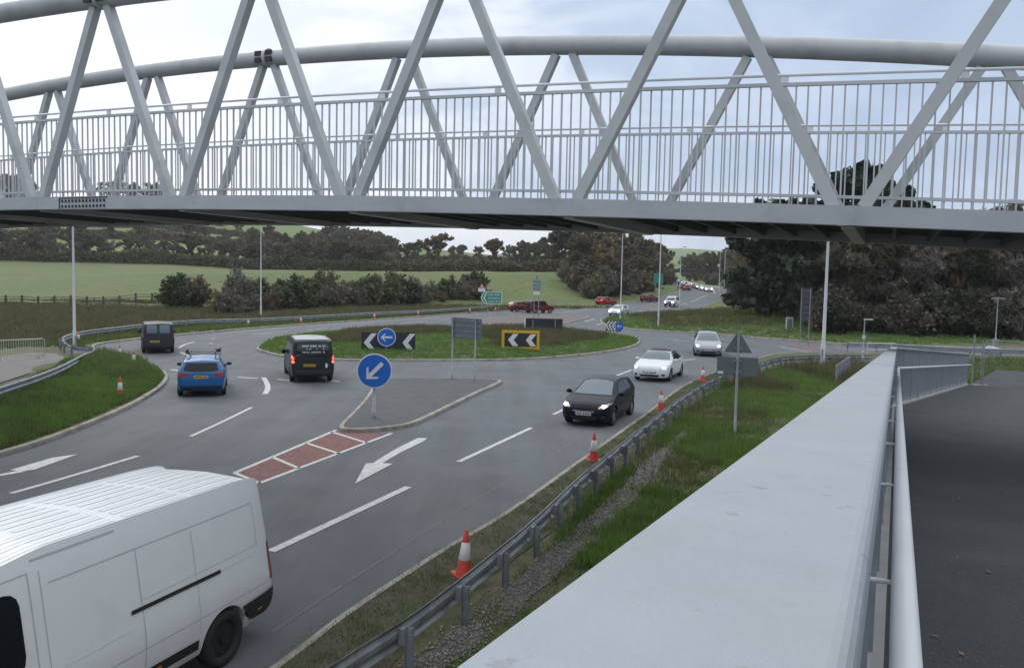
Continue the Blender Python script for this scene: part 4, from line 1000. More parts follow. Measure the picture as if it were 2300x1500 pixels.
# leaf litter blown on the path, the kerb edge and the verge
def litter(name, pts, zf, mt, smin, smax):
    n = len(pts); X = pts[:, 0]; Y = pts[:, 1]; Z = zf(X, Y) + .006; a = NR.rand(n) * 6.28; s = NR.uniform(smin, smax, n); V = np.zeros((n, 4, 3))
    for j, (u, v, z) in enumerate(((-1, 0, 0), (0, -.55, .1), (1, 0, .25), (0, .55, .05))): V[:, j, 0] = X + s * (u * np.cos(a) - v * np.sin(a)); V[:, j, 1] = Y + s * (u * np.sin(a) + v * np.cos(a)); V[:, j, 2] = Z + z * s
    bulk(name, V.reshape(-1, 3), np.arange(n * 4).reshape(-1, 4), mt)['kind'] = 'stuff'
m_litter = mat('dead_leaves', (.16, .11, .055), .9, var=.4, vscale=9)
lp = []
for i in range(700):
    t = random.random() ** .7 * 36; lat = .05 + 4.0 * random.random() ** 2.2
    c = EYE + RD * t if t < 18.9 else R_BEND.lerp(R_END, (t - 18.9) / 18.1); lp.append((c.x + lat * .906, c.y - lat * .42))
lp = np.array(lp); 
def path_z(x, y):
    # height of the ramp surface at a point to the right of its edge line
    return np.array([ramp_z(yy + .42 * (xx - np.interp(yy, [p[1] for p in rampline], [p[0] for p in rampline])) * .906) for xx, yy in zip(x, y)]) + .004
litter('fallen_leaves', lp, path_z, m_litter, .012, .03)
kl_ = []
for i in range(2600):
    p = kerbR[3].lerp(kerbR[-4], 0); t = random.random(); P_k = [q for q in lineA if 4 < q.y < 58]; j = int(t * (len(P_k) - 1)); q = P_k[j].lerp(P_k[j + 1], random.random()); kl_.append((q.x - abs(random.gauss(0, .16)) - .15, q.y + random.gauss(0, .05)))
litter('kerb_litter', np.array(kl_), lambda x, y: 0 * x + .002, m_litter, .008, .022)
# ------------------------------------------------------------------ trees, shrubs, hedges
m_lolive = mat('leaf_olive', (.095, .098, .048), .85, var=.35, vscale=.9, objrand=.25, transl=.15)
m_lbrown = mat('leaf_brown', (.165, .125, .082), .9, var=.35, vscale=.8, col2=(.110, .104, .058), c2scale=.35, objrand=.25, transl=.15)
m_lrust = mat('leaf_rust', (.19, .125, .068), .9, var=.3, vscale=.9, col2=(.105, .102, .054), c2scale=.4, objrand=.2, transl=.15)
m_ldark = mat('leaf_evergreen', (.030, .048, .026), .75, var=.4, vscale=.8, objrand=.15)
m_lgreen = mat('leaf_green', (.052, .075, .032), .8, var=.3, vscale=1, objrand=.2, transl=.15)
m_lbrown_shade = mat('leaf_shaded_brown', (.095, .073, .050), .9, var=.35, vscale=.8, col2=(.062, .064, .038), c2scale=.3, objrand=.3, transl=.1)  # darker copy of the brown leaves: shade of the right wood in the colour
m_lolive_shade = mat('leaf_shaded_olive', (.045, .050, .026), .9, var=.35, vscale=.8, objrand=.3, transl=.1)  # olive leaves darkened the same way, woodland shade put into the colour
m_twig = mat('twig', (.155, .135, .115), .95, var=.2, vscale=2, objrand=.15)
def gzs(x, y): return float(ground_h(np.array([x]), np.array([y]))[0])
def leaf_cloud(cents, n, spread, size, flat=1.0, twiggy=0.0, seed=0, zmin=.05):
    r = np.random.RandomState(seed); C = np.array(cents); k = r.randint(0, len(C), n)
    P = C[k] + r.normal(0, 1, (n, 3)) * np.array([spread, spread, spread * flat]) * r.uniform(.5, 1.2, (n, 1))
    P[:, 2] = np.maximum(P[:, 2], zmin)
    a = r.normal(0, 1, (n, 3)); a /= np.linalg.norm(a, axis=1)[:, None]; b = np.cross(a, r.normal(0, 1, (n, 3))); b /= np.linalg.norm(b, axis=1)[:, None]
    s = size * r.uniform(.5, 1.4, (n, 1)); tw = (r.rand(n, 1) < twiggy); wd = np.where(tw, s * .10, s * .55); ln = np.where(tw, s * 1.8, s)
    up = np.array([0, 0, 1.]); a = np.where(tw, a + up * .8, a); a /= np.linalg.norm(a, axis=1)[:, None]
    V = np.stack([P - a * ln * .5, P + b * wd, P + a * ln * .5, P - b * wd], 1)
    V[:, :, 2] = np.maximum(V[:, :, 2], 0)
    return V.reshape(-1, 3), np.arange(n * 4).reshape(-1, 4)
def tree_mesh(Hh, Rc, seed, nleaf, size, spread, lm, style='round', twiggy=.3, trunk=.28, levels=4, low=0.0):
    r = random.Random(seed); mb = MB(); tips = []; limbs = []
    def grow(p, d, l, rad, lev):
        pts = [p]; q = p.copy(); dd = d.copy()
        for i in range(3):
            dd = (dd + Vector((r.gauss(0, .12), r.gauss(0, .12), r.gauss(.04, .06)))).normalized(); q = q + dd * (l / 3); pts.append(q.copy())
        limbs.append((pts, [rad, rad * .86, rad * .72, rad * .58], 8 if lev == 0 else (5 if lev < 3 else 3)))
        if lev == 1: tips.append(pts[2]); tips.append(pts[3])
        if lev >= levels - 1: tips.append(q); tips.append(pts[2]); return
        if lev >= 2: tips.append(q)
        nb = 4 if lev == 0 else 3
        for i in range(nb):
            a = 2 * PI * (i + r.random() * .7) / nb; el = r.uniform(.35, .95) if lev else r.uniform(.5, 1.0)
            side = Vector((math.cos(a), math.sin(a), 0)); nd = (dd * .62 * el + side * (.75 if lev == 0 else .6) + Vector((0, 0, .15))).normalized()
            st = pts[-1] if i else pts[-1]
            if i == 0 and lev == 0: nd = Vector((r.gauss(0, .1), r.gauss(0, .1), 1)).normalized()
            grow(pts[-1] if r.random() < .6 else pts[2], nd, l * r.uniform(.62, .85), rad * .58, lev + 1)
    if style == 'round':
        grow(Vector((0, 0, 0)), Vector((0, 0, 1)), Hh * trunk, Hh * .024 + .04, 0)
        T = np.array([tuple(t) for t in tips]); mxz = T[:, 2].max(); mxr = np.percentile(np.hypot(T[:, 0], T[:, 1]), 92)
        fz = Hh * .95 / mxz; fr = Rc / mxr
        T[:, 2] *= fz; T[:, :2] *= fr
        for pts, rs, n_ in limbs: mb.tube([Vector((q.x * fr, q.y * fr, q.z * fz)) for q in pts], rs, n_, cap=False)
        if low:      # foliage hanging lower than the first fork
            r2 = np.random.RandomState(seed); k2 = int(len(T) * low); base_ = T[r2.randint(0, len(T), k2)].copy(); base_[:, 2] *= r2.uniform(.12, .6, k2); base_[:, :2] *= r2.uniform(.7, 1.05, (k2, 1)); T = np.vstack([T, base_])
    elif style == 'cone':
        mb.tube([(0, 0, 0), (r.gauss(0, .1), r.gauss(0, .1), Hh * .5), (0, 0, Hh * .97)], [Hh * .022, Hh * .014, .03], 7)
        T = []
        for i in range(150):
            z = r.random() ** .8; rr = Rc * (1 - z) ** .75 * (.55 + .45 * math.sin(i * 1.7 + z * 9) ** 2) + .15; a = r.random() * 6.28; f = r.uniform(.55, 1.0)
            T.append((math.cos(a) * rr * f, math.sin(a) * rr * f, Hh * (.05 + .93 * z)))
            if i % 3 == 0: mb.tube([(0, 0, T[-1][2] * .95), T[-1]], [.05, .015], 3, cap=False)
        T = np.array(T)
    else:   # bush: many stems
        T = []
        for i in range(34):
            a = r.random() * 6.28; f = r.random() ** .6; hh = Hh * (1 - .55 * f * f) * r.uniform(.6, 1.0)
            tp = Vector((math.cos(a) * Rc * f, math.sin(a) * Rc * f, hh)); mid = Vector((tp.x * .45, tp.y * .45, hh * .5))
            mb.tube([(r.gauss(0, .15), r.gauss(0, .15), 0), mid, tp], [.05, .035, .012], 4, cap=False)
            for q in (.35, .6, .8, 1.0): T.append(tuple(mid.lerp(tp, q * 1.6 - .6) if q > .5 else mid * (q * 2)))
        T = np.array(T)
    V, F = leaf_cloud(T, nleaf, spread, size, .8, twiggy, seed)
    return mb, V, F, lm
PROTO = {}; USED = {}
def proto(key, *a, **k):
    mb, V, F, lm = tree_mesh(*a, **k); PROTO[key] = (mb, V, F, lm, [None, None])
def plant(key, x, y, label, cat='tree', sc_=1.0, rot=None, group=None, name=None, zs=1.0, dz=0):
    mb, V, F, lm, cache = PROTO[key]
    if label in USED and cat != 'tree':
        label = ('larger ' if sc_ > USED[label] else 'smaller ') + label; label = ' '.join(label.split()[:16])
    if cat != 'tree': USED[label] = sc_
    root = thing(name or ('tree' if cat == 'tree' else cat), label, cat, (x, y, gzs(x, y) - .12 + dz), random.random() * 6.28 if rot is None else rot, group)
    root.scale = (sc_, sc_, sc_ * zs)
    if cache[0] is None:
        cache[0] = mb.build('trunk' if cat == 'tree' else 'stems', m_bark, root, fix=False); cache[1] = bulk('crown' if cat == 'tree' else 'foliage', V, F, lm, root)
    else:
        for o in cache: c = o.copy(); COL.objects.link(c); c.parent = root
    return root
proto('oak1', 10.0, 4.8, 3, 13000, .46, .24, m_lbrown, twiggy=.5, trunk=.20, low=.35); proto('oak2', 10.0, 4.4, 8, 13000, .48, .24, m_lolive, twiggy=.45, trunk=.18, low=.4)
proto('oak3', 10.0, 4.4, 21, 11000, .46, .24, m_lrust, twiggy=.5, trunk=.20, low=.35)
proto('bare', 10.0, 3.8, 31, 14000, .50, .26, m_twig, twiggy=.92, trunk=.18, low=.4)
proto('wood1', 10.0, 3.9, 41, 22000, .58, .23, m_lbrown, twiggy=.7, trunk=.16, low=.6); proto('wood2', 10.0, 3.8, 45, 22000, .58, .23, m_lolive, twiggy=.6, trunk=.16, low=.6); proto('wood3', 10.0, 3.7, 49, 22000, .58, .23, m_lrust, twiggy=.55, trunk=.16, low=.5)
proto('ever1', 12.0, 5.6, 51, 64000, .70, .26, m_ldark, twiggy=.15, trunk=.10, low=1.3); proto('ever2', 16.0, 4.6, 57, 64000, .70, .26, m_ldark, twiggy=.25, trunk=.12, low=1.0)
proto('dark1', 10.0, 3.9, 141, 22000, .58, .23, m_lbrown_shade, twiggy=.7, trunk=.16, low=.7); proto('dark2', 10.0, 3.8, 145, 22000, .58, .23, m_lolive_shade, twiggy=.6, trunk=.16, low=.7)
proto('dbush1', 3.2, 1.9, 171, 5500, .22, .22, m_lbrown_shade, 'bush', .5); proto('dbush2', 3.2, 1.8, 173, 5500, .22, .22, m_lolive_shade, 'bush', .4)
proto('bush5', 4.0, 2.0, 61, 9000, .26, .22, m_lgreen, 'bush', .5)
proto('bush1', 3.2, 1.9, 71, 4200, .30, .22, m_lbrown, 'bush', .5); proto('bush2', 3.2, 1.8, 73, 4200, .30, .22, m_lolive, 'bush', .4); proto('bush3', 3.4, 1.7, 75, 4200, .30, .24, m_twig, 'bush', .85); proto('bush4', 3.0, 2.0, 77, 4600, .28, .22, m_lgreen, 'bush', .3)
LOOK = dict(oak1='brown', oak2='olive', oak3='rusty', bare='bare twiggy grey', wood1='dense brown', wood2='dense olive', wood3='dense rusty', ever1='dark evergreen', ever2='dark evergreen', cone1='pointed green', bush1='brown', bush2='olive', bush3='bare twiggy', bush4='green', bush5='green', dark1='dark brown', dark2='dark olive', dbush1='dark brown', dbush2='dark olive')
LM = {'rail': [(0, 'left picture edge'), (90, 'first diagonal pair foot'), (225, 'perforated deck plate'), (300, 'bare gap'), (395, 'second diagonal pair foot')], 'bank': [(520, 'small dark van'), (587, 'thin lamp column'), (700, 'black minivan'), (868, 'blue left arrow sign'), (985, 'island sign back'), (1080, 'warning triangle'), (1130, 'green direction sign')],
      'under': [(1800, 'tall dark sign back'), (1853, 'thick pale lamp column'), (1937, 'slim post with short arm'), (2015, 'far parapet corner'), (2110, 'parapet panel'), (2190, 'mesh fence posts'), (2237, 'T topped post'), (2310, 'right picture edge'), (2400, 'right picture edge')],
      'field': [(0, 'left picture edge'), (168, 'left lamp column'), (300, 'blank fence end'), (415, 'pair of dark shrubs'), (587, 'thin lamp column'), (700, 'black minivan roof'), (868, 'blue left arrow sign'), (900, 'farmhouse')],
      'road': [(1180, 'sign stack'), (1255, 'tall dark oak'), (1320, 'black board back'), (1360, 'bright red car'), (1398, 'chevron lamp column'), (1457, 'dull red car'), (1478, 'grass tip lamp column'), (1523, 'off road car lamp column'), (1585, 'nearest queue car'), (1620, 'distant lamp column pair'), (1670, 'triangular sign top'), (1740, 'grey cabinet')]}
def where(kind, px, key, Hh):
    best = min(LM[kind], key=lambda a: abs(a[0] - px)); d = px - best[0]
    rel = 'in line with' if abs(d) < 9 else (('just left of' if d > -30 else 'well left of') if d < 0 else ('just right of' if d < 30 else 'well right of'))
    nm = best[1].replace('blank fence end', 'field fence middle')
    return LOOK[key], rel + ' the ' + nm
def T(key, px, Y, Hh, label, base=10.0, **k):
    kind = {'g1': 'field', 'g2': 'field', 'g4': 'road', 'g5': 'road', 'g6': 'under'}.get(k.pop('lk', ''), None)
    if kind:
        lo, wh_ = where(kind, px, key, Hh); label = lo + (' tall' if Hh > 12 else (' low' if Hh < 9 else '')) + ' ' + label + ', ' + wh_
        if label in USED: label = label.replace(' tree', ' tree, %s one' % ('nearer' if Y < USED[label] else 'farther'), 1)
        USED[label] = Y
        ws_ = label.split(); label = ' '.join(ws_[:16])
    X = (px - 1150 + 1) / FPX * Y * 1.0
    return plant(key, X, Y, label, sc_=Hh / base, **k)
# --- single field trees
T('oak1', 972, 262, 12.0, 'spreading autumn oak standing on the hedge line left of centre')
T('oak3', 1108, 250, 10.0, 'rusty leaved oak with gappy crown, between the spreading oak and the road sign stack')
T('oak2', 1252, 222, 12.6, 'tall dark trunked oak at the edge of the wood above the red cars')
T('oak2', 905, 330, 9.0, 'small olive tree beside the white farmhouse on the hill')
T('bush2', 1048, 275, 3.6, 'round dark hawthorn alone in the field between two oaks', base=3.2, cat='shrub')
g1 = 'trees in the hedgerow behind the green field'
for i, px in enumerate((-60, -30, -5, 22, 46, 70, 95, 120, 150, 178, 205, 240, 292, 330, 372, 400, 430, 470, 508, 530, 552, 580, 606, 632, 660, 688, 716, 740, 764, 790, 812, 836, 860)):
    key = ('wood2', 'wood1', 'bare', 'oak2', 'wood3')[i % 5] if px < 160 or px > 540 else ('oak2', 'bare')[i % 2]
    T(key, px + random.uniform(-6, 6), 268 + random.uniform(-4, 8), random.uniform(8, 11) if px < 160 or px > 560 else random.uniform(5.5, 9.5), 'hedgerow tree', group=g1, lk='g1')
g2 = 'trees on the upper hillside hedges'
for i in range(24):
    px = random.uniform(-120, 900); Y = random.choice((330, 356, 362, 400, 452, 456, 520, 560)) + random.uniform(-6, 6)
    T(random.choice(('wood1', 'wood2', 'oak1', 'bare', 'wood3')), px, Y, random.uniform(7, 10), 'hillside hedge tree', group=g2, lk='g2')
for i, px in enumerate((560, 600, 640, 680, 715, 750, 790, 830, 860, 885)):
    T(('wood1', 'wood3', 'wood2')[i % 3], px, 340 + (i * 37 % 50), random.uniform(8, 11), LOOK[('wood1', 'wood3', 'wood2')[i % 3]] + ' slope woodland tree, ' + where('field', px, 'wood1', 9)[1], group='trees of the brown wood on the slope')
g3 = 'trees on the hill top seen through the bridge railing'
for i, px in enumerate((-60, -25, 5, 30, 52, 76, 236, 262, 285, 306, 330, 352, 372)):
    T(('bare', 'wood1', 'bare', 'wood2')[i % 4], px, 705, 22 if px < 60 else 17, LOOK[('bare', 'wood1', 'bare', 'wood2')[i % 4]] + ' hill top tree behind railing, ' + where('rail', px, 'bare', 9)[1], group=g3)
g4 = 'autumn trees of the wood left of the far road'
for i, (px, Y, Hh) in enumerate(((1165, 290, 10), (1195, 285, 10.5), (1225, 270, 9), (1285, 235, 11), (1300, 205, 11), (1330, 215, 13), (1352, 190, 11), (1372, 235, 14), (1395, 205, 12), (1412, 245, 14.5), (1436, 225, 12.5), (1450, 270, 14), (1468, 300, 13.5), (1310, 168, 8), (1345, 172, 8), (1420, 192, 8.5), (1452, 215, 8), (1478, 340, 13), (1390, 176, 7))):
    T(('wood1', 'wood2', 'wood3', 'wood1')[i % 4], px, Y, Hh, 'tree in left wood', group=g4, lk='g4')
g5 = 'autumn trees of the wood right of the far road'
for i, (px, Y, Hh) in enumerate(((1545, 400, 14), (1560, 350, 12), (1580, 360, 13), (1600, 330, 12), (1622, 320, 13), (1640, 290, 13), (1655, 262, 13), (1668, 230, 14), (1632, 350, 15), (1690, 210, 14), (1685, 170, 11), (1662, 185, 10), (1715, 180, 13), (1728, 140, 10), (1535, 480, 13), (1572, 420, 12))):
    T(('wood1', 'wood3', 'wood2')[i % 3], px, Y, Hh * .92, 'tree in far right wood', group=g5, lk='g5')
# --- big evergreens and the wood at the right
T('ever1', 1778, 92, 12.8, 'broad dark evergreen nearest the far road, left of the right hand clump', base=12)
T('ever1', 1752, 112, 12.0, 'dark evergreen at the back left of the right hand clump', base=12)
T('ever1', 1845, 90, 12.5, 'dark evergreen directly behind the thick pale lamp column', base=12)
T('ever2', 1940, 92, 17.8, 'tallest dark evergreen, its spiky top showing through the bridge railing', base=16)
g6 = 'brown trees of the wood at the right'
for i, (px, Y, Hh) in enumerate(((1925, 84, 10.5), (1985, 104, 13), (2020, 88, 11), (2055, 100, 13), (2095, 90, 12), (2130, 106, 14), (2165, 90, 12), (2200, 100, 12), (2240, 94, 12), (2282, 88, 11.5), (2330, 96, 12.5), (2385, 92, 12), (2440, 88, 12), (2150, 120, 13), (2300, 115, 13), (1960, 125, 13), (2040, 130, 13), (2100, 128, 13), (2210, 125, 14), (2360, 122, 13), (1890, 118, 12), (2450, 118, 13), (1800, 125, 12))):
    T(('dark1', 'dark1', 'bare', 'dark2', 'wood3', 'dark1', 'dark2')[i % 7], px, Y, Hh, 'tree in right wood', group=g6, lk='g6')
for px, Hh in ((2225, 15.0), (2285, 15.6), (2345, 15.2)): T('bare', px, 104, Hh, 'bare twiggy tree whose top rises behind the bridge rail, ' + {2225: 'left one of three', 2285: 'middle one of three', 2345: 'right one at the edge'}[px], group=g6)
g7 = 'undergrowth bushes along the front of the right wood'
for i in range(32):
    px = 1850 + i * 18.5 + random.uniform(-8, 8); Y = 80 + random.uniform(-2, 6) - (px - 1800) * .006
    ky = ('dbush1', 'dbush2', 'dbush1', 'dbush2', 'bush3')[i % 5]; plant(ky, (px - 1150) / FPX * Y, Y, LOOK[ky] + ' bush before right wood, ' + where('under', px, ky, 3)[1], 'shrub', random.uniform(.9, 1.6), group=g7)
# --- scrub on the left bank
plant('bush5', atY(398, 680, 113).x, 113, 'pointed dark green shrub right of the field fence, left one of the close pair', 'shrub', 1.25)
plant('bush1', atY(436, 680, 116).x, 116, 'brownish upright shrub, right one of the close pair', 'shrub', 1.35, zs=1.15)
g8 = 'scrub bushes on the bank behind the far rail'
for i in range(96):
    px = 505 + i * 6.0 + random.uniform(-8, 8); Y = 101 + (px - 500) * .075 + random.uniform(-5, 7)
    if px > 940 and random.random() < .3: continue
    ky = ('bush1', 'bush3', 'bush2', 'bush1', 'bush3', 'bush4')[i % 6]; plant(ky, (px - 1149) / FPX * Y, Y, LOOK[ky] + (' scrub bush behind far rail, ' if Y < 101 + (px - 500) * .075 else ' scrub bush up the bank, ') + where('bank', px, ky, 3)[1], 'shrub', random.uniform(.6, 1.3) * (1 if px < 900 else .8), group=g8, zs=random.uniform(.7, 1.45))
for px, Y, s in ((655, 108, 1.55), (835, 122, 1.5), (905, 128, 1.5), (1010, 140, 1.3), (590, 108, 1.4), (1062, 150, 1.3)): plant('bush4' if px != 835 else 'bush2', (px - 1149) / FPX * Y, Y, 'tall rounded scrub bush, ' + where('bank', px, 'bush4', 4)[1], 'shrub', s, group=g8)
g9 = 'bushes on the bank left of the far road'
for i, (px, Y) in enumerate(((1320, 158), (1335, 160), (1352, 163), (1300, 166), (1378, 168), (1405, 175), (1430, 182), (1455, 196), (1270, 175), (1690, 152), (1720, 128), (1745, 118), (1660, 166), (1640, 205), (1700, 140), (1494, 285), (1502, 288), (1600, 290), (1588, 294), (1486, 270))):
    ky = ('bush1', 'bush2', 'bush3')[i % 3]; plant(ky, (px - 1149) / FPX * Y, Y, LOOK[ky] + ' bush beside the far road, ' + where('road', px, ky, 3)[1], 'shrub', random.uniform(1.2, 1.9) if px < 1500 else 1.3, group='bushes beside the far road')
# island weeds bushes
# --- hedges
def hedge(label, pts, h0, h1, wd, lm, seed, dens=26, size=.42, group='field hedges', tw=.35):
    P = resample([Vector(p) for p in pts], .6); r = np.random.RandomState(seed); n = int(len(P) * dens * .6)
    k = r.randint(0, len(P), n); A = np.array([(p.x, p.y) for p in P]); s = np.arange(len(P)) * .6
    hh = h0 + (h1 - h0) * (.5 + .5 * np.sin(s * .21 + seed) * np.sin(s * .073 + 2 * seed)) + .35 * np.sin(s * .9)
    g_ = ground_h(A[:, 0], A[:, 1]); c = np.zeros((n, 3)); c[:, 0] = A[k, 0] + r.normal(0, wd * .4, n); c[:, 1] = A[k, 1] + r.normal(0, wd * .4, n)
    t = r.rand(n) ** .8; c[:, 2] = t * hh[k]
    V, F = leaf_cloud(c, n, .01, size, 1, tw, seed + 1); 
    # leaf_cloud picks at random: fine; lift to the ground
    cx = V.reshape(-1, 4, 3).mean(axis=1); g2_ = ground_h(cx[:, 0], cx[:, 1]); V = V.reshape(-1, 4, 3); V[:, :, 2] += (g2_ - .1)[:, None]
    o = bulk('hedge', V.reshape(-1, 3), F, lm); tag(o, label, 'hedge', group)
def HX(px, Y): return Vector(((px - 1149) / FPX * Y, Y, 0))
hedge('dark tall hedge closing the green field behind the wooden fence', [HX(-160, 262), HX(300, 263), HX(600, 263), HX(880, 262)], 2.6, 4.8, 3.2, m_lolive, 3, 360, .5)
hedge('brown hedge running down from the spreading oak to the wood', [HX(880, 262), HX(1000, 252), HX(1130, 225), HX(1250, 205), HX(1320, 190)], 2.2, 3.4, 2.2, m_lbrown, 5, 260, .55)
hedge('upper hedge behind the two field oaks', [HX(870, 335), HX(1000, 318), HX(1150, 300), HX(1290, 282)], 1.8, 2.6, 1.8, m_lolive, 6, 160, .55)
hedge('hillside hedge crossing behind the dark field hedge at the left', [HX(-160, 352), HX(250, 356), HX(560, 350), HX(880, 345)], 2.8, 5.0, 2.5, m_lbrown, 7, 200, .75)
hedge('highest hillside hedge visible just under the bridge at the left', [HX(-160, 455), HX(200, 450), HX(500, 455), HX(900, 430)], 2.5, 4.0, 2.5, m_lolive, 8, 150, .8)
hedge('slanting hillside hedge joining the two long hedges', [HX(420, 352), HX(380, 455)], 2.5, 4.0, 2.5, m_lolive, 9, 140, .8)
hedge('thin far hedge on the slope right of the farmhouse', [HX(900, 450), HX(1020, 430), HX(1150, 400)], 1.8, 3.0, 2, m_lolive, 12, 120, .8)
# farmhouse on the hill
p = HX(893, 395); fh = thing('farmhouse', 'small white farmhouse with pinkish roof among trees on the hill', 'house', (p.x, p.y, gzs(p.x, p.y) - .2), .3)
MB().box((0, 0, 1.6), (6.5, 4.5, 3.2)).build('wall', mat('farm_render', (.5, .47, .45), .8), fh)
mb = MB(); mb.add([(-3.5, -2.5, 3.2), (3.5, -2.5, 3.2), (3.5, 2.5, 3.2), (-3.5, 2.5, 3.2), (-3.5, 0, 5.0), (3.5, 0, 5.0)], [(0, 1, 5, 4), (2, 3, 4, 5), (0, 4, 3), (1, 2, 5), (0, 3, 2, 1)]); mb.build('roof', mat('farm_roof', (.30, .17, .16), .8), fh)
for x in (-1.8, 1.8): MB().box((x, -2.26, 1.9), (.9, .04, 1.1)).build('window', m_glass, fh)
# distant road bridge
p = XY(1535, 300); ob = thing('road_bridge', 'dark distant road bridge crossing over the queue of traffic', 'bridge', (p.x, p.y, p.z), 0)
zc_ = z_at(1535, 608, 300) - p.z
MB().box((0, 0, zc_), (22, 4, 1.2)).build('deck', m_black, ob)
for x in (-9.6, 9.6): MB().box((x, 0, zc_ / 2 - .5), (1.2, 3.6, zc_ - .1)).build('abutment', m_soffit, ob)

# thin damp air
mb = MB(); mb.box((0, 1500, 59), (3600, 3600, 130)); hz_o = mb.build('haze', mat('haze_air', (1, 1, 1))); hz_o['kind'] = 'stuff'
hm = MATS['haze_air']; ht = hm.node_tree; ht.nodes.clear(); ho = ht.nodes.new('ShaderNodeOutputMaterial'); hv = ht.nodes.new('ShaderNodeVolumePrincipled')
hv.inputs['Color'].default_value = (.92, .96, 1, 1); hv.inputs['Density'].default_value = .00018; ht.links.new(hv.outputs[0], ho.inputs['Volume'])
for i, (px, Y, Hh) in enumerate(((735, 470, 13), (752, 455, 12), (770, 480, 14), (788, 460, 13.5), (806, 475, 14), (824, 455, 14), (842, 470, 14), (858, 450, 13), (874, 465, 12), (930, 440, 9), (1010, 430, 8), (1030, 440, 8.5), (1070, 430, 8), (1140, 420, 9))):
    T(('wood2', 'wood1', 'wood3')[i % 3], px, Y, Hh, LOOK[('wood2', 'wood1', 'wood3')[i % 3]] + ' skyline tree under the deck, ' + where('field' if px < 920 else 'bank', px, 'wood1', 9)[1], group='skyline trees just under the bridge deck')
# ------------------------------------------------------------------ vehicles
m_glassd = mat('dark_glass', (.010, .013, .016), .12, spec=.25)
def catmull(K, n):
    o = []
    for i in range(len(K) - 1):
        a = K[max(i - 1, 0)]; b = K[i]; c = K[i + 1]; d = K[min(i + 2, len(K) - 1)]
        a, b, c, d = map(np.array, (a, b, c, d))
        for q in range(n[i]):
            t = q / n[i]; o.append(.5 * ((2 * b) + (c - a) * t + (2 * a - 5 * b + 4 * c - d) * t * t + (3 * b - a - 3 * c + d) * t ** 3))
    o.append(np.array(K[-1])); return np.array(o)
def body_shell(S, step):
    Lc = S['L']; st = sorted(set(list(np.round(np.arange(0, Lc + 1e-6, step), 3)) + [0, .015, .04, .08, .13, Lc - .13, Lc - .08, Lc - .04, Lc - .015, Lc]))
    st = [s for i, s in enumerate(st) if i == 0 or s - st[i - 1] > .008]
    if Lc - st[-1] > 1e-4: st.append(Lc)
    st = np.array(st)
    f = lambda key: np.interp(st, [a for a, b in S[key]], [b for a, b in S[key]])
    def sm(a, w_=3):
        if step > .1: return a
        b = a.copy()
        for _ in range(2): b[3:-3] = (b[2:-4] + 2 * b[3:-3] + b[4:-2]) / 4
        return b
    zt = sm(f('top')); zb = f('bot'); bl = np.minimum(f('belt'), zt - .045); W = f('hw')
    zr = max(zt); rows = []; nseg = S.get('nseg', [3, 2, 3, 4, 4, 6, 3, 6])
    for i in range(len(st)):
        w_ = W[i]; g_ = max(0, (zt[i] - bl[i] - .045) / (zr - S['beltref'])); g_ = min(1, g_)
        wt = w_ * (.93 - (.93 - S['roofw']) * g_)
        K = [(0, zb[i]), (w_ * .80, zb[i]), (w_ * .945, zb[i] + .05), (w_ * .99, zb[i] + (bl[i] - zb[i]) * .35), (w_ * S.get('mid', 1.0), zb[i] + (bl[i] - zb[i]) * .65), (w_ * .965, bl[i]), (wt, zt[i] - .05 * (.5 + .5 * g_) - .012), (wt * .86, zt[i] - .006), (0, zt[i] + .012 + .02 * g_)]
        C = catmull(K, nseg); rows.append(C)
    rows = np.array(rows); m_ = rows.shape[1]; vs = []; fs = []
    full = 2 * m_ - 2
    for i in range(len(st)):
        y = Lc / 2 - st[i]
        right = [(rows[i][j][0], y, rows[i][j][1]) for j in range(m_)]; left = [(-rows[i][j][0], y, rows[i][j][1]) for j in range(m_ - 2, 0, -1)]
        vs += right + left
    for i in range(len(st) - 1):
        for j in range(full): fs.append((i * full + j, i * full + (j + 1) % full, (i + 1) * full + (j + 1) % full, (i + 1) * full + j))
    fs.append(tuple(range(full))); fs.append(tuple((len(st) - 1) * full + j for j in range(full))[::-1])
    return vs, fs
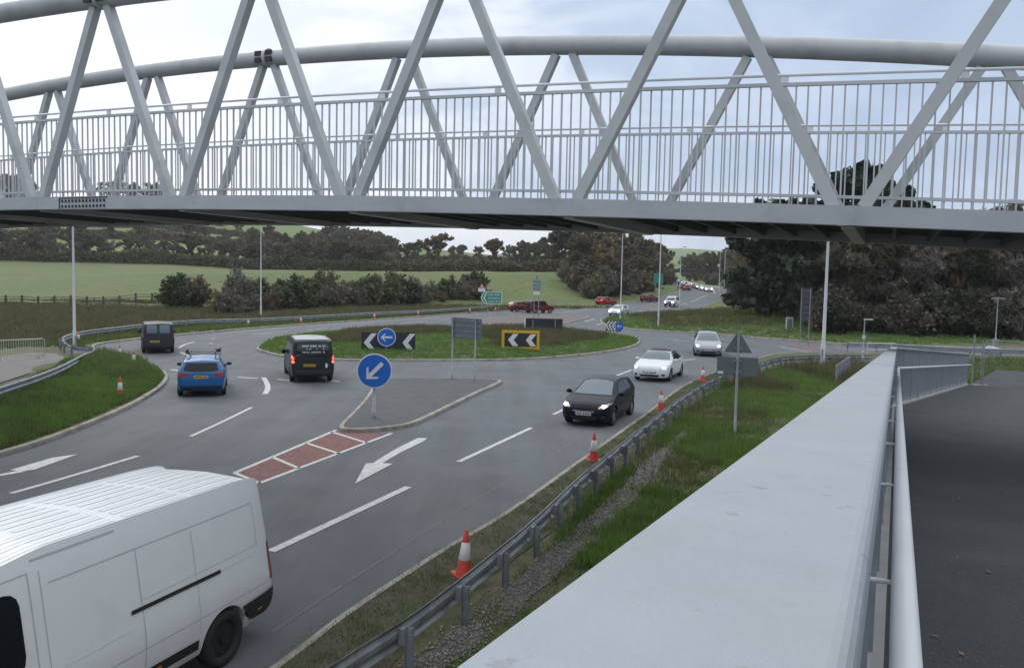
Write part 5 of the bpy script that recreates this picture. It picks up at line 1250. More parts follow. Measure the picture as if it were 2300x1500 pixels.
def make_vehicle(name, label, cat, S, loc, az, paint, fine=.06, group=None, lights=True, brake=False, detail=2, dcell=.07):
    """local frame: front towards +y; S['L'] length; decals are cut plates laid on the body"""
    root = thing(name, label, cat, loc, -R(az), group)
    vs, fs = body_shell(S, fine); me = bpy.data.meshes.new('body'); me.from_pydata(vs, [], fs)
    bm = bmesh.new(); bm.from_mesh(me); bmesh.ops.recalc_face_normals(bm, faces=bm.faces); bm.to_mesh(me); bm.free()
    me.materials.append(paint); me.materials.append(m_black)
    body = bpy.data.objects.new('body', me); COL.objects.link(body); body.parent = root
    Lc = S['L']; wr = S['wr']; hwm = max(b for a, b in S['hw'])
    # wheel arches
    cut = MB()
    for ax in S['axles']:
        for s in (-1, 1):
            c = MB(); c.tube([(s * (hwm + .2), Lc / 2 - ax, wr + .01), (s * (hwm - .30), Lc / 2 - ax, wr + .01)], wr + .055, 28, smooth=False); cut.add(c.v, c.f)
    co = cut.build('cutter', m_black)
    md = body.modifiers.new('b', 'BOOLEAN'); md.object = co; md.operation = 'DIFFERENCE'; md.solver = 'EXACT'
    root_m = root.matrix_world.copy(); co.parent = root
    bpy.context.view_layer.update(); dg = bpy.context.evaluated_depsgraph_get()
    nm = bpy.data.meshes.new_from_object(body.evaluated_get(dg)); body.modifiers.clear(); body.data = nm; nm.name = 'body'
    bpy.data.objects.remove(co)
    sm_ = [True] * len(nm.polygons); nm.polygons.foreach_set('use_smooth', sm_)
    nm.materials.clear(); nm.materials.append(paint); nm.materials.append(m_black)
    for p in nm.polygons:      # inside of arches dark
        c = p.center; p.material_index = 0
        for ax in S['axles']:
            d = math.hypot(c.y - (Lc / 2 - ax), c.z - (wr + .01))
            if d < wr + .052 or (abs(d - wr - .055) < .012 and abs(c.x) < hwm - .03 and abs(p.normal.x) < .5 and len(p.vertices) <= 4 and d <= wr + .056): p.material_index = 1
        if c.z < S['bot'][1][1] + .02 and p.normal.z < -.7: p.material_index = 1
    try: nm.set_sharp_from_angle(angle=R(38))
    except Exception: pass
    bmt = bmesh.new(); bmt.from_mesh(nm); bvh = BVHTree.FromBMesh(bmt); bmt.free()
    def decal(dn, poly, view, mt, off=.006, side=1, parent=None, mirror=False, cell=None):
        out_ = None
        for s in ((1, -1) if mirror else (side,)):
            bm = bmesh.new(); vv = [bm.verts.new((a, b, 0)) for a, b in poly]; bm.faces.new(vv); bmesh.ops.triangulate(bm, faces=bm.faces)
            xs = [a for a, b in poly]; ys = [b for a, b in poly]; ce = cell or dcell
            for k in np.arange(min(xs) + ce, max(xs), ce): bmesh.ops.bisect_plane(bm, geom=bm.verts[:] + bm.edges[:] + bm.faces[:], plane_co=(k, 0, 0), plane_no=(1, 0, 0))
            for k in np.arange(min(ys) + ce, max(ys), ce): bmesh.ops.bisect_plane(bm, geom=bm.verts[:] + bm.edges[:] + bm.faces[:], plane_co=(0, k, 0), plane_no=(0, 1, 0))
            for v in bm.verts:
                a, b = v.co.x, v.co.y
                if view == 'side': o_ = Vector((s * 3, Lc / 2 - a, b)); d_ = Vector((-s, 0, 0))
                elif view == 'front': o_ = Vector((a * s, Lc, b)); d_ = Vector((0, -1, 0))
                elif view == 'rear': o_ = Vector((a * s, -Lc, b)); d_ = Vector((0, 1, 0))
                else: o_ = Vector((a * s, Lc / 2 - b, 5)); d_ = Vector((0, 0, -1))
                hit, nn, *_ = bvh.ray_cast(o_, d_)
                if hit is None: hit, nn, *_ = bvh.find_nearest(Vector((o_.x if view != 'side' else s * hwm, o_.y if view in ('side', 'top') else math.copysign(Lc / 2, o_.y), b if view != 'top' else 1.3)))
                if nn.dot(d_) > 0: nn = -nn
                v.co = hit + nn * off
            for f_ in bm.faces: f_.smooth = True
            me_ = bpy.data.meshes.new(dn); bmesh.ops.recalc_face_normals(bm, faces=bm.faces); bm.to_mesh(me_); bm.free(); me_.materials.append(mt)
            out_ = bpy.data.objects.new(dn, me_); COL.objects.link(out_); out_.parent = parent or root
        return out_
    for dn, poly, view, mt, kw in S['decals']:
        if detail < 2 and kw.get('fine'): continue
        kw = {k: v for k, v in kw.items() if k != 'fine'}
        decal(dn, poly, view, mt, **kw)
    # wheels
    for ax in S['axles']:
        for s in (-1, 1):
            n = 28 if detail > 1 else 14; cx = s * (hwm - .115); y0 = Lc / 2 - ax
            tb = MB(); prof = [(-.10, wr * .62), (-.10, wr * .93), (-.075, wr), (.075, wr), (.10, wr * .93), (.10, wr * .66), (.04, wr * .62)]
            V = []
            for j in range(n):
                t = 2 * PI * j / n
                for a, r_ in prof: V.append((cx + s * a, y0 + r_ * math.cos(t), wr + r_ * math.sin(t)))
            k = len(prof); tb.add(V, [(j * k + i, j * k + (i + 1) % k, ((j + 1) % n) * k + (i + 1) % k, ((j + 1) % n) * k + i) for j in range(n) for i in range(k)], 0, True)
            wh = thing('wheel', None, None); wh.parent = root
            tb.build('tyre', m_rubber, wh)
            rb = MB(); rb.tube([(cx + s * .02, y0, wr), (cx + s * .045, y0, wr)], wr * .63, n, smooth=False)
            ro = rb.build('rim_dish', m_black, wh)
            sp = MB()
            if S.get('steel'): sp.tube([(cx + s * .045, y0, wr), (cx + s * .06, y0, wr)], wr * .60, n, smooth=False); sp.tube([(cx + s * .06, y0, wr), (cx + s * .085, y0, wr)], wr * .18, n, smooth=False)
            else:
                for q in range(5):
                    t = 2 * PI * q / 5 + .3; c_ = Vector((cx + s * .055, y0 + math.cos(t) * wr * .32, wr + math.sin(t) * wr * .32)); sp.beam(c_ - Vector((0, math.cos(t), math.sin(t))) * wr * .3, c_ + Vector((0, math.cos(t), math.sin(t))) * wr * .3, .03, wr * .20, up=(0, -math.sin(t), math.cos(t)))
                sp.tube([(cx + s * .045, y0, wr), (cx + s * .075, y0, wr)], wr * .16, 12, smooth=False)
                rr_ = wr * .60; sp.tube([(cx + s * .06, y0 + rr_ * math.cos(2 * PI * j / n), wr + rr_ * math.sin(2 * PI * j / n)) for j in range(n + 1)], .012, 4, cap=False)
            sp.build('spokes' if not S.get('steel') else 'hub_cap', S.get('rim', m_alloy), wh)
    # mirrors
    if S.get('mirror'):
        my, mz = S['mirror']
        for s in (-1, 1):
            mb = MB(); bx = s * (hwm * .97); mz_ = mz
            mb.add(*ellip((bx + s * .10, Lc / 2 - my, mz_), (.11, .06, S.get('mh', .075)))); mo = mb.build('mirror', S.get('mirror_mat', paint), root)
            for p in mo.data.polygons: p.use_smooth = True
            MB().beam((bx - s * .06, Lc / 2 - my, mz_ - .05), (bx + s * .03, Lc / 2 - my, mz_ - .03), .04, .03).build('mirror_arm', m_black, mo)
    return root, decal
def ellip(c, r, nu=14, nv=9):
    vs = [(c[0], c[1], c[2] + r[2])]
    for i in range(1, nv):
        ph = PI * i / nv
        for j in range(nu): t = 2 * PI * j / nu; vs.append((c[0] + r[0] * math.sin(ph) * math.cos(t), c[1] + r[1] * math.sin(ph) * math.sin(t), c[2] + r[2] * math.cos(ph)))
    vs.append((c[0], c[1], c[2] - r[2])); fs = [(0, 1 + j, 1 + (j + 1) % nu) for j in range(nu)]
    for i in range(nv - 2):
        for j in range(nu): fs.append((1 + i * nu + j, 1 + (i + 1) * nu + j, 1 + (i + 1) * nu + (j + 1) % nu, 1 + i * nu + (j + 1) % nu))
    b = 1 + (nv - 2) * nu; e_ = len(vs) - 1; fs += [(b + j, e_, b + (j + 1) % nu) for j in range(nu)]
    return vs, fs, 0, True
def paintm(name, c, rough=.3, metal=.0): return mat(name, c, rough, metal, spec=.15 if max(c) < .05 else .45, coat=.05 if max(c) < .05 else .3)
m_glassd = mat('dark_glass', (.010, .013, .016), .12, spec=.25)
p_white = paintm('white_paint', (.60, .63, .66)); p_whitevan = mat('van_white_paint', (.66, .69, .72), .45, var=.02, vscale=1.5, coat=.08, col2=(.60, .63, .66), c2scale=2.2, c2lo=.55, c2hi=.8)
p_black = paintm('black_paint', (.007, .008, .016)); p_blue = paintm('blue_paint', (.006, .105, .30), .25, .05); p_dark = paintm('dark_green_paint', (.022, .028, .028)); p_van = paintm('dark_grey_paint', (.030, .034, .042))
p_silver = paintm('silver_paint', (.30, .32, .35), .3, .5); p_red = paintm('red_paint', (.28, .012, .015)); p_dred = paintm('dark_red_paint', (.13, .012, .014)); p_grey = paintm('grey_paint', (.12, .125, .13), .3, .3)
m_softtop = mat('soft_top', (.014, .014, .018), .8)
def ell2(cx, cy, rx, ry, n=14): return [(cx + rx * math.cos(2 * PI * i / n), cy + ry * math.sin(2 * PI * i / n)) for i in range(n)]
def rectp(x0, x1, y0, y1): return [(x0, y0), (x1, y0), (x1, y1), (x0, y1)]
def plate_decals(view, z, mt, x=0.0, w_=.26, h=.055):
    D = [('number_plate', rectp(x - w_, x + w_, z - h, z + h), view, mt, dict(off=.014))]
    r = random.Random(int(z * 1000)); xx = x - w_ + .04
    for i in range(7):
        wd = .042; D.append(('plate_character', [(xx, z - h * .62), (xx + wd * .3, z - h * .62), (xx + wd * .3, z + h * .1), (xx + wd * .7, z - h * .1 if i % 2 else z + h * .3), (xx + wd * .7, z - h * .62), (xx + wd, z - h * .62), (xx + wd, z + h * .62), (xx, z + h * .62)], view, m_black, dict(off=.018, fine=True)))
        xx += .064 + (.02 if i == 3 else 0)
    return D
def hatch_spec(L=3.96, W=1.72, H=1.46, seat=0, door3=False, rear_lit=False, front=True, rearhatch=1, lamp=m_lampon, tail=m_tail):
    h = H; hw = W / 2
    S = dict(L=L, wr=.315, axles=[.82, .82 + 2.49 * L / 3.96], beltref=.92, roofw=.62,
        top=[(0, .54), (.03, .62), (.12, .70), (.30, .78), (.70, .88), (1.00, .95), (1.50, h * .83), (1.90, h * .955), (2.2, h * .99), (2.5, h), (3.05, h * .985), (L - .42, h * .955), (L - .30, h * .93), (L - .08, h * .70), (L - .02, h * .62), (L, h * .50)],
        bot=[(0, .34), (.06, .22), (.5, .19), (L - .5, .22), (L - .06, .28), (L, .38)], belt=[(0, .55), (.3, .74), (1.0, .90), (2.2, .95), (3.2, 1.00), (L - .2, 1.02), (L, .9)],
        hw=[(0, hw * .66), (.04, hw * .78), (.12, hw * .88), (.3, hw * .955), (.7, hw), (L - .9, hw), (L - .35, hw * .965), (L - .12, hw * .92), (L - .03, hw * .84), (L, hw * .76)], mirror=(1.32, 1.0))
    a0 = 1.12
    win = [(1.40, .965), (1.96, h * .885), (2.30, h * .93), (2.98, h * .925), (3.40, h * .88), (3.46, 1.12), (3.20, 1.06), (2.3, 1.0)]
    D = [('side_window', win, 'side', m_glassd, dict(mirror=True)),
         ('windscreen', [(-hw * .80, 1.08), (-hw * .74, 1.20), (-hw * .60, 1.84), (-hw * .30, 1.92), (hw * .30, 1.92), (hw * .60, 1.84), (hw * .74, 1.20), (hw * .80, 1.08), (hw * .4, 1.03), (-hw * .4, 1.03)], 'top', m_glassb, dict()),
         ('rear_window', [(-hw * .70, h * .70), (-hw * .62, h * .90), (hw * .62, h * .90), (hw * .70, h * .70), (hw * .3, h * .675), (-hw * .3, h * .675)], 'rear', m_glassd, dict()),
         ('grille', [(-.34, .50), (.34, .50), (.30, .42), (-.30, .42)], 'front', m_black, dict()), ('lower_grille', [(-.50, .36), (.50, .36), (.42, .26), (-.42, .26)], 'front', m_black, dict(off=.008)),
         ('headlight', [(hw * .58, .62), (hw * .90, .70), (hw * .97, .80), (hw * .80, .76), (hw * .56, .68)], 'front', m_lens, dict(mirror=True, off=.010)),
         ('fog_recess', ell2(hw * .74, .36, .09, .05), 'front', m_black, dict(mirror=True, off=.008)),
         ('tail_light', [(hw * .52, .93), (hw * .90, .99), (hw * .92, .82), (hw * .60, .80)], 'rear', tail, dict(mirror=True, off=.012)),
         ('rear_bumper_insert', [(-hw * .86, .46), (hw * .86, .46), (hw * .80, .26), (-hw * .80, .26)], 'rear', m_black, dict(off=.008)),
         ('sill_trim', [(1.2, .27), (L - 1.15, .27), (L - 1.15, .22), (1.2, .22)], 'side', m_black, dict(mirror=True)),
         ('door_gap', rectp(2.60, 2.612, .32, 1.0), 'side', m_seam, dict(mirror=True, fine=True)), ('door_gap', rectp(1.50, 1.512, .32, .96), 'side', m_seam, dict(mirror=True, fine=True)),
         ('door_handle', rectp(2.40, 2.56, .84, .865), 'side', m_black, dict(mirror=True, fine=True, off=.02)),
         ('window_pillar', rectp(2.55, 2.62, .99, h * .94), 'side', m_black, dict(mirror=True, fine=True, off=.009))]
    if lamp: D.append(('headlight_bulb', ell2(hw * .76, .695, .085, .045), 'front', lamp, dict(mirror=True, off=.018)))
    S['decals'] = D; return S
def zroad(x, y): return float(rz(y))
def put(px, py, dy=0): g = G(px, py); return g
# black hatchback
def place_front(px, py, az, L):   # front centre contact -> vehicle centre; az = heading
    g = G(px, py) if isinstance(px, (int, float)) else px
    d = Vector((math.sin(R(az)), math.cos(R(az)), 0)); return g - d * (L / 2)
def place_rear(px, py, az, L):
    g = G(px, py); d = Vector((math.sin(R(az)), math.cos(R(az)), 0)); return g + d * (L / 2)
S = hatch_spec(3.96, 1.72, 1.42, lamp=m_lampwarm); S['decals'] += plate_decals('front', .455, m_wplate) + [('chrome_strip', [(-.36, .545), (.36, .545), (.36, .525), (-.36, .525)], 'front', m_lens, dict(off=.014))]
az = 202; c = place_front(1311, 958, az, 3.8)
make_vehicle('car', 'black hatchback with headlights on in the near oncoming lane', 'car', S, (c.x, c.y, 0), az, p_black, .05)
# white convertible with black soft top
S = hatch_spec(4.25, 1.80, 1.42, lamp=m_lampwarm); L_ = 4.25
S['top'] = [(0, .56), (.03, .66), (.12, .73), (.30, .80), (.75, .90), (1.15, .97), (1.62, 1.24), (1.95, 1.36), (2.25, 1.41), (2.7, 1.40), (3.05, 1.30), (3.42, 1.06), (3.5, 1.03), (4.05, 1.0), (4.18, .93), (4.23, .80), (4.25, .6)]
S['axles'] = [.86, 3.44]; S['belt'] = [(0, .55), (.3, .72), (1.0, .87), (2.2, .92), (3.4, .97), (4.0, .94), (4.25, .8)]; S['mirror'] = (1.45, .98)
hw = .9
S['decals'] = [d for d in S['decals'] if d[0] not in ('rear_window', 'side_window', 'windscreen', 'window_pillar')] + [
    ('soft_top', [(-hw * .63, 2.02), (-hw * .2, 1.98), (hw * .2, 1.98), (hw * .63, 2.02), (hw * .66, 2.7), (hw * .74, 3.1), (hw * .70, 3.36), (0, 3.44), (-hw * .70, 3.36), (-hw * .74, 3.1), (-hw * .66, 2.7)], 'top', m_softtop, dict(off=.012)),
    ('soft_top', [(1.95, 1.30), (2.3, 1.345), (2.7, 1.335), (3.02, 1.24), (3.36, 1.0), (3.0, 1.0), (2.85, 1.20), (2.4, 1.26), (1.98, 1.24)], 'side', m_softtop, dict(mirror=True, off=.012)),
    ('side_window', [(1.66, .96), (1.93, 1.22), (2.4, 1.25), (2.82, 1.19), (2.98, 1.0), (2.3, .95)], 'side', m_glassd, dict(mirror=True)),
    ('windscreen', [(-hw * .82, 1.22), (-hw * .62, 1.90), (-hw * .2, 1.95), (hw * .2, 1.95), (hw * .62, 1.90), (hw * .82, 1.22), (hw * .4, 1.17), (-hw * .4, 1.17)], 'top', m_glassb, dict())] + plate_decals('front', .44, m_wplate)
az = 203; c = place_front(1459, 857, az, 4.0)
make_vehicle('car', 'white convertible with black soft top closed, driving with headlights on', 'car', S, (c.x, c.y, 0), az, p_white, .06)
# silver hatchback
S = hatch_spec(4.2, 1.80, 1.52); S['decals'] += plate_decals('front', .44, m_wplate)
az = 191; c = place_front(1590, 801, az, 3.9)
make_vehicle('car', 'silver hatchback with headlights on behind the white convertible', 'car', S, (c.x, c.y, 0), az, p_silver, .07)
# blue hatchback with carriers on the roof
S = hatch_spec(4.38, 1.82, 1.47); S['decals'] += plate_decals('rear', .80, m_yplate); S['mirror_mat'] = m_black
az = -18; c = place_rear(452, 892, az, 4.2)
bl, _ = make_vehicle('car', 'bright blue hatchback with roof bars and carriers seen from behind', 'car', S, (c.x, c.y, 0), az, p_blue, .06)
L_ = 4.38
for y in (.35, -.55):
    MB().tube([(-.66, y, 1.44), (-.66, y, 1.55), (.66, y, 1.55), (.66, y, 1.44)], .018, 6).build('roof_bar', m_black, bl)
MB().beam((-.52, .5, 1.60), (-.52, -.7, 1.60), .05, .05).build('carrier_rail', m_black, bl)
MB().beam((.48, .5, 1.60), (.48, -.7, 1.60), .05, .05).build('carrier_rail', m_black, bl)
mb = MB(); mb.tube([(.48, .1, 1.6), (.44, .05, 1.85), (.30, 0, 1.92)], .022, 6); mb.add(*ellip((.28, 0, 1.88), (.06, .07, .06))); mb.build('carrier_arm', m_pole, bl)
mb = MB(); mb.add(*ellip((.60, -.3, 1.70), (.10, .28, .10))); mb.build('carrier_clamp', m_black, bl)
mb = MB(); mb.add(*ellip((-.60, -.4, 1.66), (.07, .18, .09))); mb.build('carrier_clamp', m_black, bl)
# vans
def van_spec(L, W, H, hood=.75, nose=.95, roofw=.86, belt=1.05, tail=m_tail, wr=.32):
    hw = W / 2
    return dict(L=L, wr=wr, axles=[.9, L - .95], beltref=belt, roofw=roofw,
        top=[(0, .66), (.04, .80), (.15, nose), (.55, nose + .10), (.85, nose + .18), (1.55, H * .93), (1.80, H * .985), (2.2, H), (L - .5, H * .995), (L - .22, H * .975), (L - .12, H * .93), (L - .05, H * .6), (L - .01, .8), (L, .55)],
        bot=[(0, .34), (.06, .26), (.5, .22), (L - .5, .25), (L - .06, .30), (L, .40)], belt=[(0, .62), (.3, nose - .06), (1.0, belt), (L - .4, belt + .03), (L, belt - .1)],
        hw=[(0, hw * .74), (.05, hw * .86), (.2, hw * .94), (.6, hw), (L - .6, hw), (L - .12, hw * .975), (L - .03, hw * .93), (L, hw * .88)], mirror=(1.35, belt + .08), mh=.13, mirror_mat=m_black)
S = van_spec(4.95, 1.92, 1.93); hw = .96
m_taillit = m_tailon
S['decals'] = [('rear_window', [(-hw * .78, 1.20), (-hw * .74, 1.30), (-hw * .70, 1.78), (hw * .70, 1.78), (hw * .74, 1.30), (hw * .78, 1.20)], 'rear', m_glass, dict()),
    ('tail_light', [(hw * .84, .88), (hw * .97, .88), (hw * .95, 1.38), (hw * .87, 1.28)], 'rear', m_tail, dict(mirror=True, off=.012)), ('brake_light', ell2(hw * .90, 1.14, .045, .08), 'rear', m_tailon, dict(mirror=True, off=.018)), ('brake_light', ell2(hw * .90, .96, .045, .06), 'rear', m_tailon, dict(mirror=True, off=.018)),
    ('side_window', [(1.45, 1.14), (1.72, 1.64), (2.5, 1.70), (2.5, 1.14)], 'side', m_glassd, dict(mirror=True)), ('side_window', rectp(2.58, 3.5, 1.14, 1.69), 'side', m_glassd, dict(mirror=True)), ('side_window', [(3.6, 1.14), (3.6, 1.69), (4.6, 1.66), (4.72, 1.14)], 'side', m_glassd, dict(mirror=True)),
    ('bumper', rectp(-hw * .9, hw * .9, .34, .60), 'rear', m_black, dict(off=.02)), ('sticker', ell2(.58, .78, .055, .11), 'rear', m_signwhite, dict(off=.012)), ('windscreen', [(-hw * .8, .95), (-hw * .7, 1.5), (hw * .7, 1.5), (hw * .8, .95)], 'top', m_glassb, dict()),
    ('door_gap', rectp(1.36, 1.372, .35, 1.1), 'side', m_seam, dict(mirror=True)), ('door_gap', rectp(2.52, 2.532, .35, 1.1), 'side', m_seam, dict(mirror=True)), ('door_gap', rectp(3.54, 3.552, .35, 1.1), 'side', m_seam, dict(mirror=True))] + plate_decals('rear', .80, m_yplate, x=-.16)
r = random.Random(4)
for zz_, x0, x1, hh in ((1.62, -.52, .50, .065), (1.36, -.46, .52, .05), (1.50, -.40, .44, .04)):
    x = x0
    while x < x1:
        wd = r.uniform(.04, .075)
        if r.random() > .12 and not (zz_ == 1.50 and r.random() < .4): S['decals'].append(('window_lettering', [(x, zz_), (x + wd * .8, zz_), (x + wd * .8, zz_ + hh * .3), (x + wd * .3, zz_ + hh * .35), (x + wd * .8, zz_ + hh), (x, zz_ + hh)], 'rear', m_signwhite, dict(off=.011)))
        x += wd
az = -19.5; c = place_rear(703, 860, az, 4.8)
mp_, dec = make_vehicle('minivan', 'black minivan with white lettering on rear window and red lights lit', 'van', S, (c.x, c.y, 0), az, p_dark, .08)
dec('roof_overlay', [(-.70, 1.75), (.70, 1.75), (.74, 4.5), (0, 4.68), (-.74, 4.5)], 'top', mat('painted_roof_sheen', (.30, .33, .35), .3), off=.012)  # pale sheen painted over the black roof
S = van_spec(4.4, 1.80, 1.78); hw = .9
S['decals'] = [('rear_window', [(-.62, 1.22), (-.62, 1.60), (-.56, 1.66), (-.10, 1.66), (-.06, 1.60), (-.06, 1.26), (-.12, 1.20), (-.56, 1.20)], 'rear', m_glassb, dict(off=.008)), ('rear_window', [(.62, 1.22), (.62, 1.60), (.56, 1.66), (.10, 1.66), (.06, 1.60), (.06, 1.26), (.12, 1.20), (.56, 1.20)], 'rear', m_glassb, dict(off=.008)),
    ('tail_light', [(hw * .84, .95), (hw * .97, .95), (hw * .95, 1.42), (hw * .87, 1.40)], 'rear', m_tail, dict(mirror=True, off=.012)), ('bumper', rectp(-hw * .9, hw * .9, .34, .58), 'rear', m_black, dict(off=.02)), ('door_gap', rectp(-.006, .006, .6, 1.7), 'rear', m_seam, dict()),
    ('side_window', [(1.35, 1.12), (1.62, 1.55), (2.3, 1.6), (2.3, 1.12)], 'side', m_glassd, dict(mirror=True)), ('windscreen', [(-hw * .8, .95), (-hw * .7, 1.5), (hw * .7, 1.5), (hw * .8, .95)], 'top', m_glassb, dict())] + plate_decals('rear', .72, m_yplate, x=-.2)
az = -25; c = place_rear(356, 794, az, 4.1)
make_vehicle('van', 'small dark van with two rear windows going round the left bend', 'van', S, (c.x, c.y, 0), az, p_van, .09)
# foreground white panel van
Lv = 6.1; Wv = 2.06; Hv = 2.18; hw = Wv / 2
S = dict(L=Lv, wr=.345, axles=[.95, 5.08], beltref=1.20, roofw=.80, steel=True, rim=m_black, nseg=[3, 2, 3, 4, 5, 8, 5, 8],
    top=[(0, .80), (.04, .95), (.15, 1.05), (.6, 1.16), (.95, 1.25), (1.75, Hv * .90), (2.1, Hv * .965), (2.7, Hv), (Lv - .7, Hv), (Lv - .25, Hv * .992), (Lv - .12, Hv * .97), (Lv - .06, Hv * .90), (Lv - .02, 1.2), (Lv, .7)],
    bot=[(0, .40), (.06, .30), (.5, .27), (Lv - .5, .30), (Lv - .06, .36), (Lv, .44)], belt=[(0, .7), (.3, 1.0), (1.0, 1.12), (Lv - .4, 1.16), (Lv, 1.0)],
    hw=[(0, hw * .76), (.05, hw * .86), (.2, hw * .94), (.7, hw), (Lv - .9, hw), (Lv - .3, hw * .985), (Lv - .10, hw * .96), (Lv - .03, hw * .93), (Lv, hw * .90)], mirror=(1.55, 1.35), mh=.2, mirror_mat=m_black)
SE = m_vseam = mat('van_seam', (.40, .43, .46), .6)
def ln(x0, y0, x1, y1, w_=.010):
    d = math.hypot(x1 - x0, y1 - y0); nx, ny = -(y1 - y0) / d * w_ / 2, (x1 - x0) / d * w_ / 2
    return [(x0 + nx, y0 + ny), (x1 + nx, y1 + ny), (x1 - nx, y1 - ny), (x0 - nx, y0 - ny)]
vm = dict(mirror=True, off=.004)
D = [('side_window', [(1.20, 1.24), (1.30, 1.42), (1.60, 1.80), (1.68, 1.86), (1.78, 1.89), (2.24, 1.89), (2.31, 1.87), (2.36, 1.82), (2.38, 1.75), (2.38, 1.28), (2.36, 1.20), (2.31, 1.15), (2.22, 1.13), (1.45, 1.14), (1.28, 1.16)], 'side', m_glassd, dict(mirror=True)),
    ('windscreen', [(-hw * .82, 1.0), (-hw * .72, 1.62), (hw * .72, 1.62), (hw * .82, 1.0)], 'top', m_glassb, dict()),
    ('sliding_door_rail', [(3.62, 1.245), (5.02, 1.245), (5.02, 1.20), (3.62, 1.20)], 'side', m_black, dict(side=-1, off=.012)),
    ('side_rubbing_strip', [(1.4, .54), (4.60, .54), (4.60, .42), (1.4, .42)], 'side', m_black, dict(mirror=True, off=.018)), ('side_rubbing_strip', [(5.44, .56), (5.95, .58), (5.95, .48), (5.44, .46)], 'side', m_black, dict(mirror=True, off=.018)),
    ('rear_corner_bumper', [(5.36, .66), (6.04, .70), (6.05, .46), (5.90, .40), (5.55, .42)], 'side', m_black, dict(mirror=True, off=.03)),
    ('side_marker', rectp(3.90, 4.0, .47, .50), 'side', mat('amber_lens', (.5, .18, .02), .3), dict(side=-1, off=.026)), ('side_marker', rectp(5.68, 5.78, .49, .52), 'side', MATS['amber_lens'], dict(side=-1, off=.036)),
    ('tail_light', [(5.99, .80), (6.06, .80), (6.05, 1.30), (6.00, 1.30)], 'side', m_tail, dict(mirror=True, off=.014)), ('tail_light', rectp(hw * .80, hw * .885, .80, 1.30), 'rear', m_tail, dict(mirror=True, off=.014)),
    ('rear_bumper', rectp(-hw * .93, hw * .93, .42, .60), 'rear', m_black, dict(off=.035)), ('rear_window', rectp(.12, .78, 1.25, 1.8), 'rear', m_glass, dict(mirror=True)), ('door_handle', [(2.30, 1.02), (2.52, 1.02), (2.52, .97), (2.30, .97)], 'side', m_black, dict(side=-1, off=.025)), ('door_handle', [(2.66, .92), (2.86, .92), (2.86, .88), (2.66, .88)], 'side', m_black, dict(side=-1, off=.02)),
    ('door_gap', rectp(-.008, .008, .6, 2.2), 'rear', SE, dict(off=.004))]
for sp_ in (ln(2.50, .40, 2.50, 2.02), ln(2.62, .40, 2.62, 2.0, .008), ln(3.78, .40, 3.78, 1.86), ln(1.4, .40, 1.4, 1.16), ln(4.62, .62, 4.62, 1.84, .006),
            ln(2.70, 1.86, 5.76, 1.88, .011), ln(5.76, 1.30, 5.76, 1.88, .006), ln(2.66, .76, 5.92, .80, .010), ln(3.78, 1.30, 5.76, 1.34, .006), ln(1.3, 1.98, 2.5, 2.01, .012), ln(2.55, 2.115, 3.55, 2.125, .022)):
    D.append(('panel_seam', sp_, 'side', SE, dict(mirror=False, side=-1, off=.004)))
for sp_ in (ln(2.66, 1.02, 3.6, 1.055, .02), ln(5.02, 1.235, 5.86, 1.25, .02)): D.append(('body_crease', sp_, 'side', mat('crease_white', (.66, .70, .74), .3), dict(side=-1, off=.004)))
S['decals'] = D
P_contact = Vector((-3.56, 10.04, 0)); azv = 180 + 20.6
d = Vector((math.sin(R(azv)), math.cos(R(azv)), 0)); lft = Vector((d.y * -1, d.x, 0))
axc = P_contact - lft * (hw - .10); cv = axc + d * (S['axles'][1] - Lv / 2)
wv, dec = make_vehicle('van', 'large white panel van with ribbed roof cut by the lower left picture edge', 'van', S, (cv.x, cv.y, 0), azv, p_whitevan, .08)
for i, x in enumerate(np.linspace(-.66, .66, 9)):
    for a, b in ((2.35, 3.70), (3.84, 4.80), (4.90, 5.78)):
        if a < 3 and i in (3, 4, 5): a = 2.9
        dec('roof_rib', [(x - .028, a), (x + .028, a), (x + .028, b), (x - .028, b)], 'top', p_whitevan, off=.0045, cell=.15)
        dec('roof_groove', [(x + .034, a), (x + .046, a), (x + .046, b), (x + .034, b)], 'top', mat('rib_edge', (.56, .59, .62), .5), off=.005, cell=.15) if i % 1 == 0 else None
# distant traffic
def far_car(px, Y, az, paint, label, lamp, tail=m_tail, H_=1.48, L_=4.2, grp=None):
    S = hatch_spec(L_, 1.78, H_, lamp=lamp, tail=tail); p = XY(px, Y)
    if lamp: S['decals'].append(('headlight_glare', ell2(.66, .70, .17, .14), 'front', lamp, dict(mirror=True, off=.03)))
    S['decals'] += [('number_plate', rectp(-.26, .26, .38, .48), 'front', m_wplate, dict(off=.014)), ('number_plate', rectp(-.26, .26, .72, .83), 'rear', m_yplate, dict(off=.014))]
    return make_vehicle('car', label, 'car', S, tuple(p), az, paint, .14, detail=1, group=grp, dcell=.3)[0]
fr = mat('lit_far_headlamp', (.9, .9, .9), .2, emis=(1, .97, .92), estr=9)
S = None
g_ = G(1388, 712); far_car(1388, 113, 205, p_white, 'white car with headlights on, half hidden behind lamp column and chevrons', m_lampon)
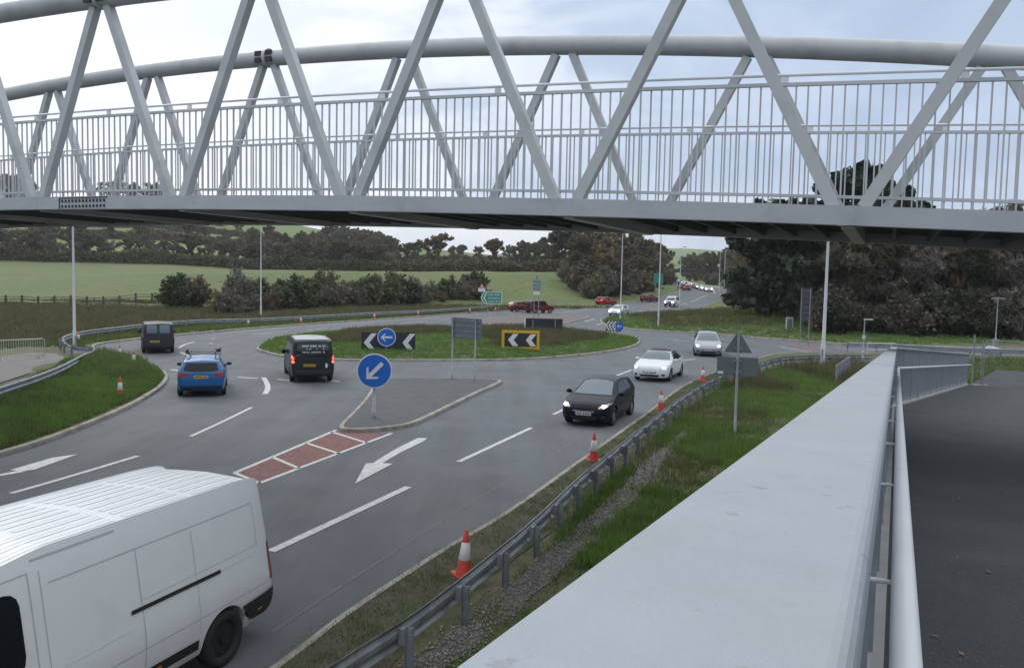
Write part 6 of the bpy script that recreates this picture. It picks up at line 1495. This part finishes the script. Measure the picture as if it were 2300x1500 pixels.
# white off-road car
def jeep(px, Y, az, paint, label, lamp, roofm=None, W=1.85, H=1.85, soft=False):
    Lj = 4.1; hw = W / 2
    S = dict(L=Lj, wr=.37, axles=[.75, 3.35], beltref=1.08, roofw=.84, top=[(0, .8), (.04, 1.02), (.2, 1.08), (1.15, 1.14), (1.45, H * .9), (1.6, H * .98), (2.2, H), (Lj - .3, H * .99), (Lj - .1, H * .95), (Lj - .03, 1.0), (Lj, .8)],
        bot=[(0, .5), (.06, .40), (.5, .38), (Lj - .5, .38), (Lj - .06, .42), (Lj, .5)], belt=[(0, .75), (.3, .98), (1.1, 1.06), (Lj, 1.06)], hw=[(0, hw * .86), (.08, hw * .95), (.3, hw), (Lj - .2, hw), (Lj - .03, hw * .96), (Lj, hw * .94)], mirror=(1.35, 1.2))
    S['decals'] = [('windscreen', [(-hw * .74, 1.18), (-hw * .72, 1.72), (hw * .72, 1.72), (hw * .74, 1.18)], 'front', m_glass, dict()), ('side_window', [(1.55, 1.15), (1.68, 1.68), (2.5, 1.70), (2.5, 1.15)], 'side', m_glassd, dict(mirror=True)), ('side_window', rectp(2.6, 3.8, 1.15, 1.70), 'side', m_glassd, dict(mirror=True)),
        ('grille', rectp(-.5, .5, .66, .92), 'front', m_black, dict()), ('rear_window', rectp(-.6, .6, 1.15, 1.65), 'rear', m_glass, dict()), ('tail_light', rectp(hw * .78, hw * .92, .8, 1.0), 'rear', m_tail, dict(mirror=True, off=.012)), ('bumper', rectp(-hw * .9, hw * .9, .46, .60), 'front', m_black, dict(off=.03)), ('number_plate', rectp(-.26, .26, .6, .7), 'rear', m_yplate, dict(off=.014))]
    if lamp: S['decals'].append(('headlight', ell2(.66, .82, .12, .10), 'front', lamp, dict(mirror=True, off=.02)))
    p = XY(px, Y); t, dec = make_vehicle('off_road_car', label, 'car', S, tuple(p), az, paint, .12, detail=1, dcell=.3)
    if roofm: dec('roof_overlay', [(-hw * .8, 1.6), (hw * .8, 1.6), (hw * .8, 3.9), (-hw * .8, 3.9)], 'top', roofm, off=.02)
    MB().tube([(0, -Lj / 2 - .03, .95), (0, -Lj / 2 - .22, .95)], .34, 18).build('spare_wheel', m_rubber, t)
    return t
jeep(1507, 146, 207, p_white, 'white off road car with bright headlights beside a lamp column', fr)
jeep(1209, 116, 55, p_dred, 'dark red off road car passing behind the stack of small signs', None, H=1.75)
far_car(1172, 119.5, 62, p_dred, 'dark red car just left of the stack of small signs', None, m_tail)
far_car(1359, 147, 48, p_red, 'bright red car on the far carriageway with orange lights', None, m_tailon)
far_car(1456, 161, 48, p_dred, 'dull red car further up the far carriageway', None, m_tail)
gq = 'queue of oncoming cars with headlights on'
cols = [p_silver, p_grey, p_white, p_black]
for i, (px, Y, a) in enumerate(((1587, 208, 188), (1561, 232, 170), (1543, 262, 160), (1530, 285, 158), (1521, 305, 157), (1508, 330, 160), (1496, 345, 160))):
    lab = ('nearest oncoming car of the distant queue, its two headlamps wide apart', 'second oncoming car of the distant queue', 'third oncoming car of the distant queue', 'fourth oncoming car of the distant queue, right of the far red cars', 'oncoming car of the queue in line with the off road car column', 'last but one oncoming car of the far queue', 'very farthest oncoming car of the queue, under the dark road bridge')[i]
    far_car(px, Y, a, cols[i % 4], lab, fr, grp=gq)
far_car(1538, 214, 5, p_dred, 'red tailed car driving away just left of the oncoming queue', None, m_tailon)
far_car(1527, 228, 0, p_dred, 'smaller red car driving away behind another red car in the far distance', None, m_tailon)

for (px, Y, a, lab) in ((1552, 246, 163, 'oncoming car between second and third of the queue'), (1536, 273, 160, 'oncoming car just behind the third of the queue'), (1513, 318, 160, 'oncoming car left of the off road car column, in the queue'), (1502, 338, 160, 'oncoming car close before the very farthest of the queue'), (1574, 220, 179, 'oncoming car just behind the nearest of the distant queue')):
    far_car(px, Y, a, cols[int(px) % 4], lab, fr, grp=gq)
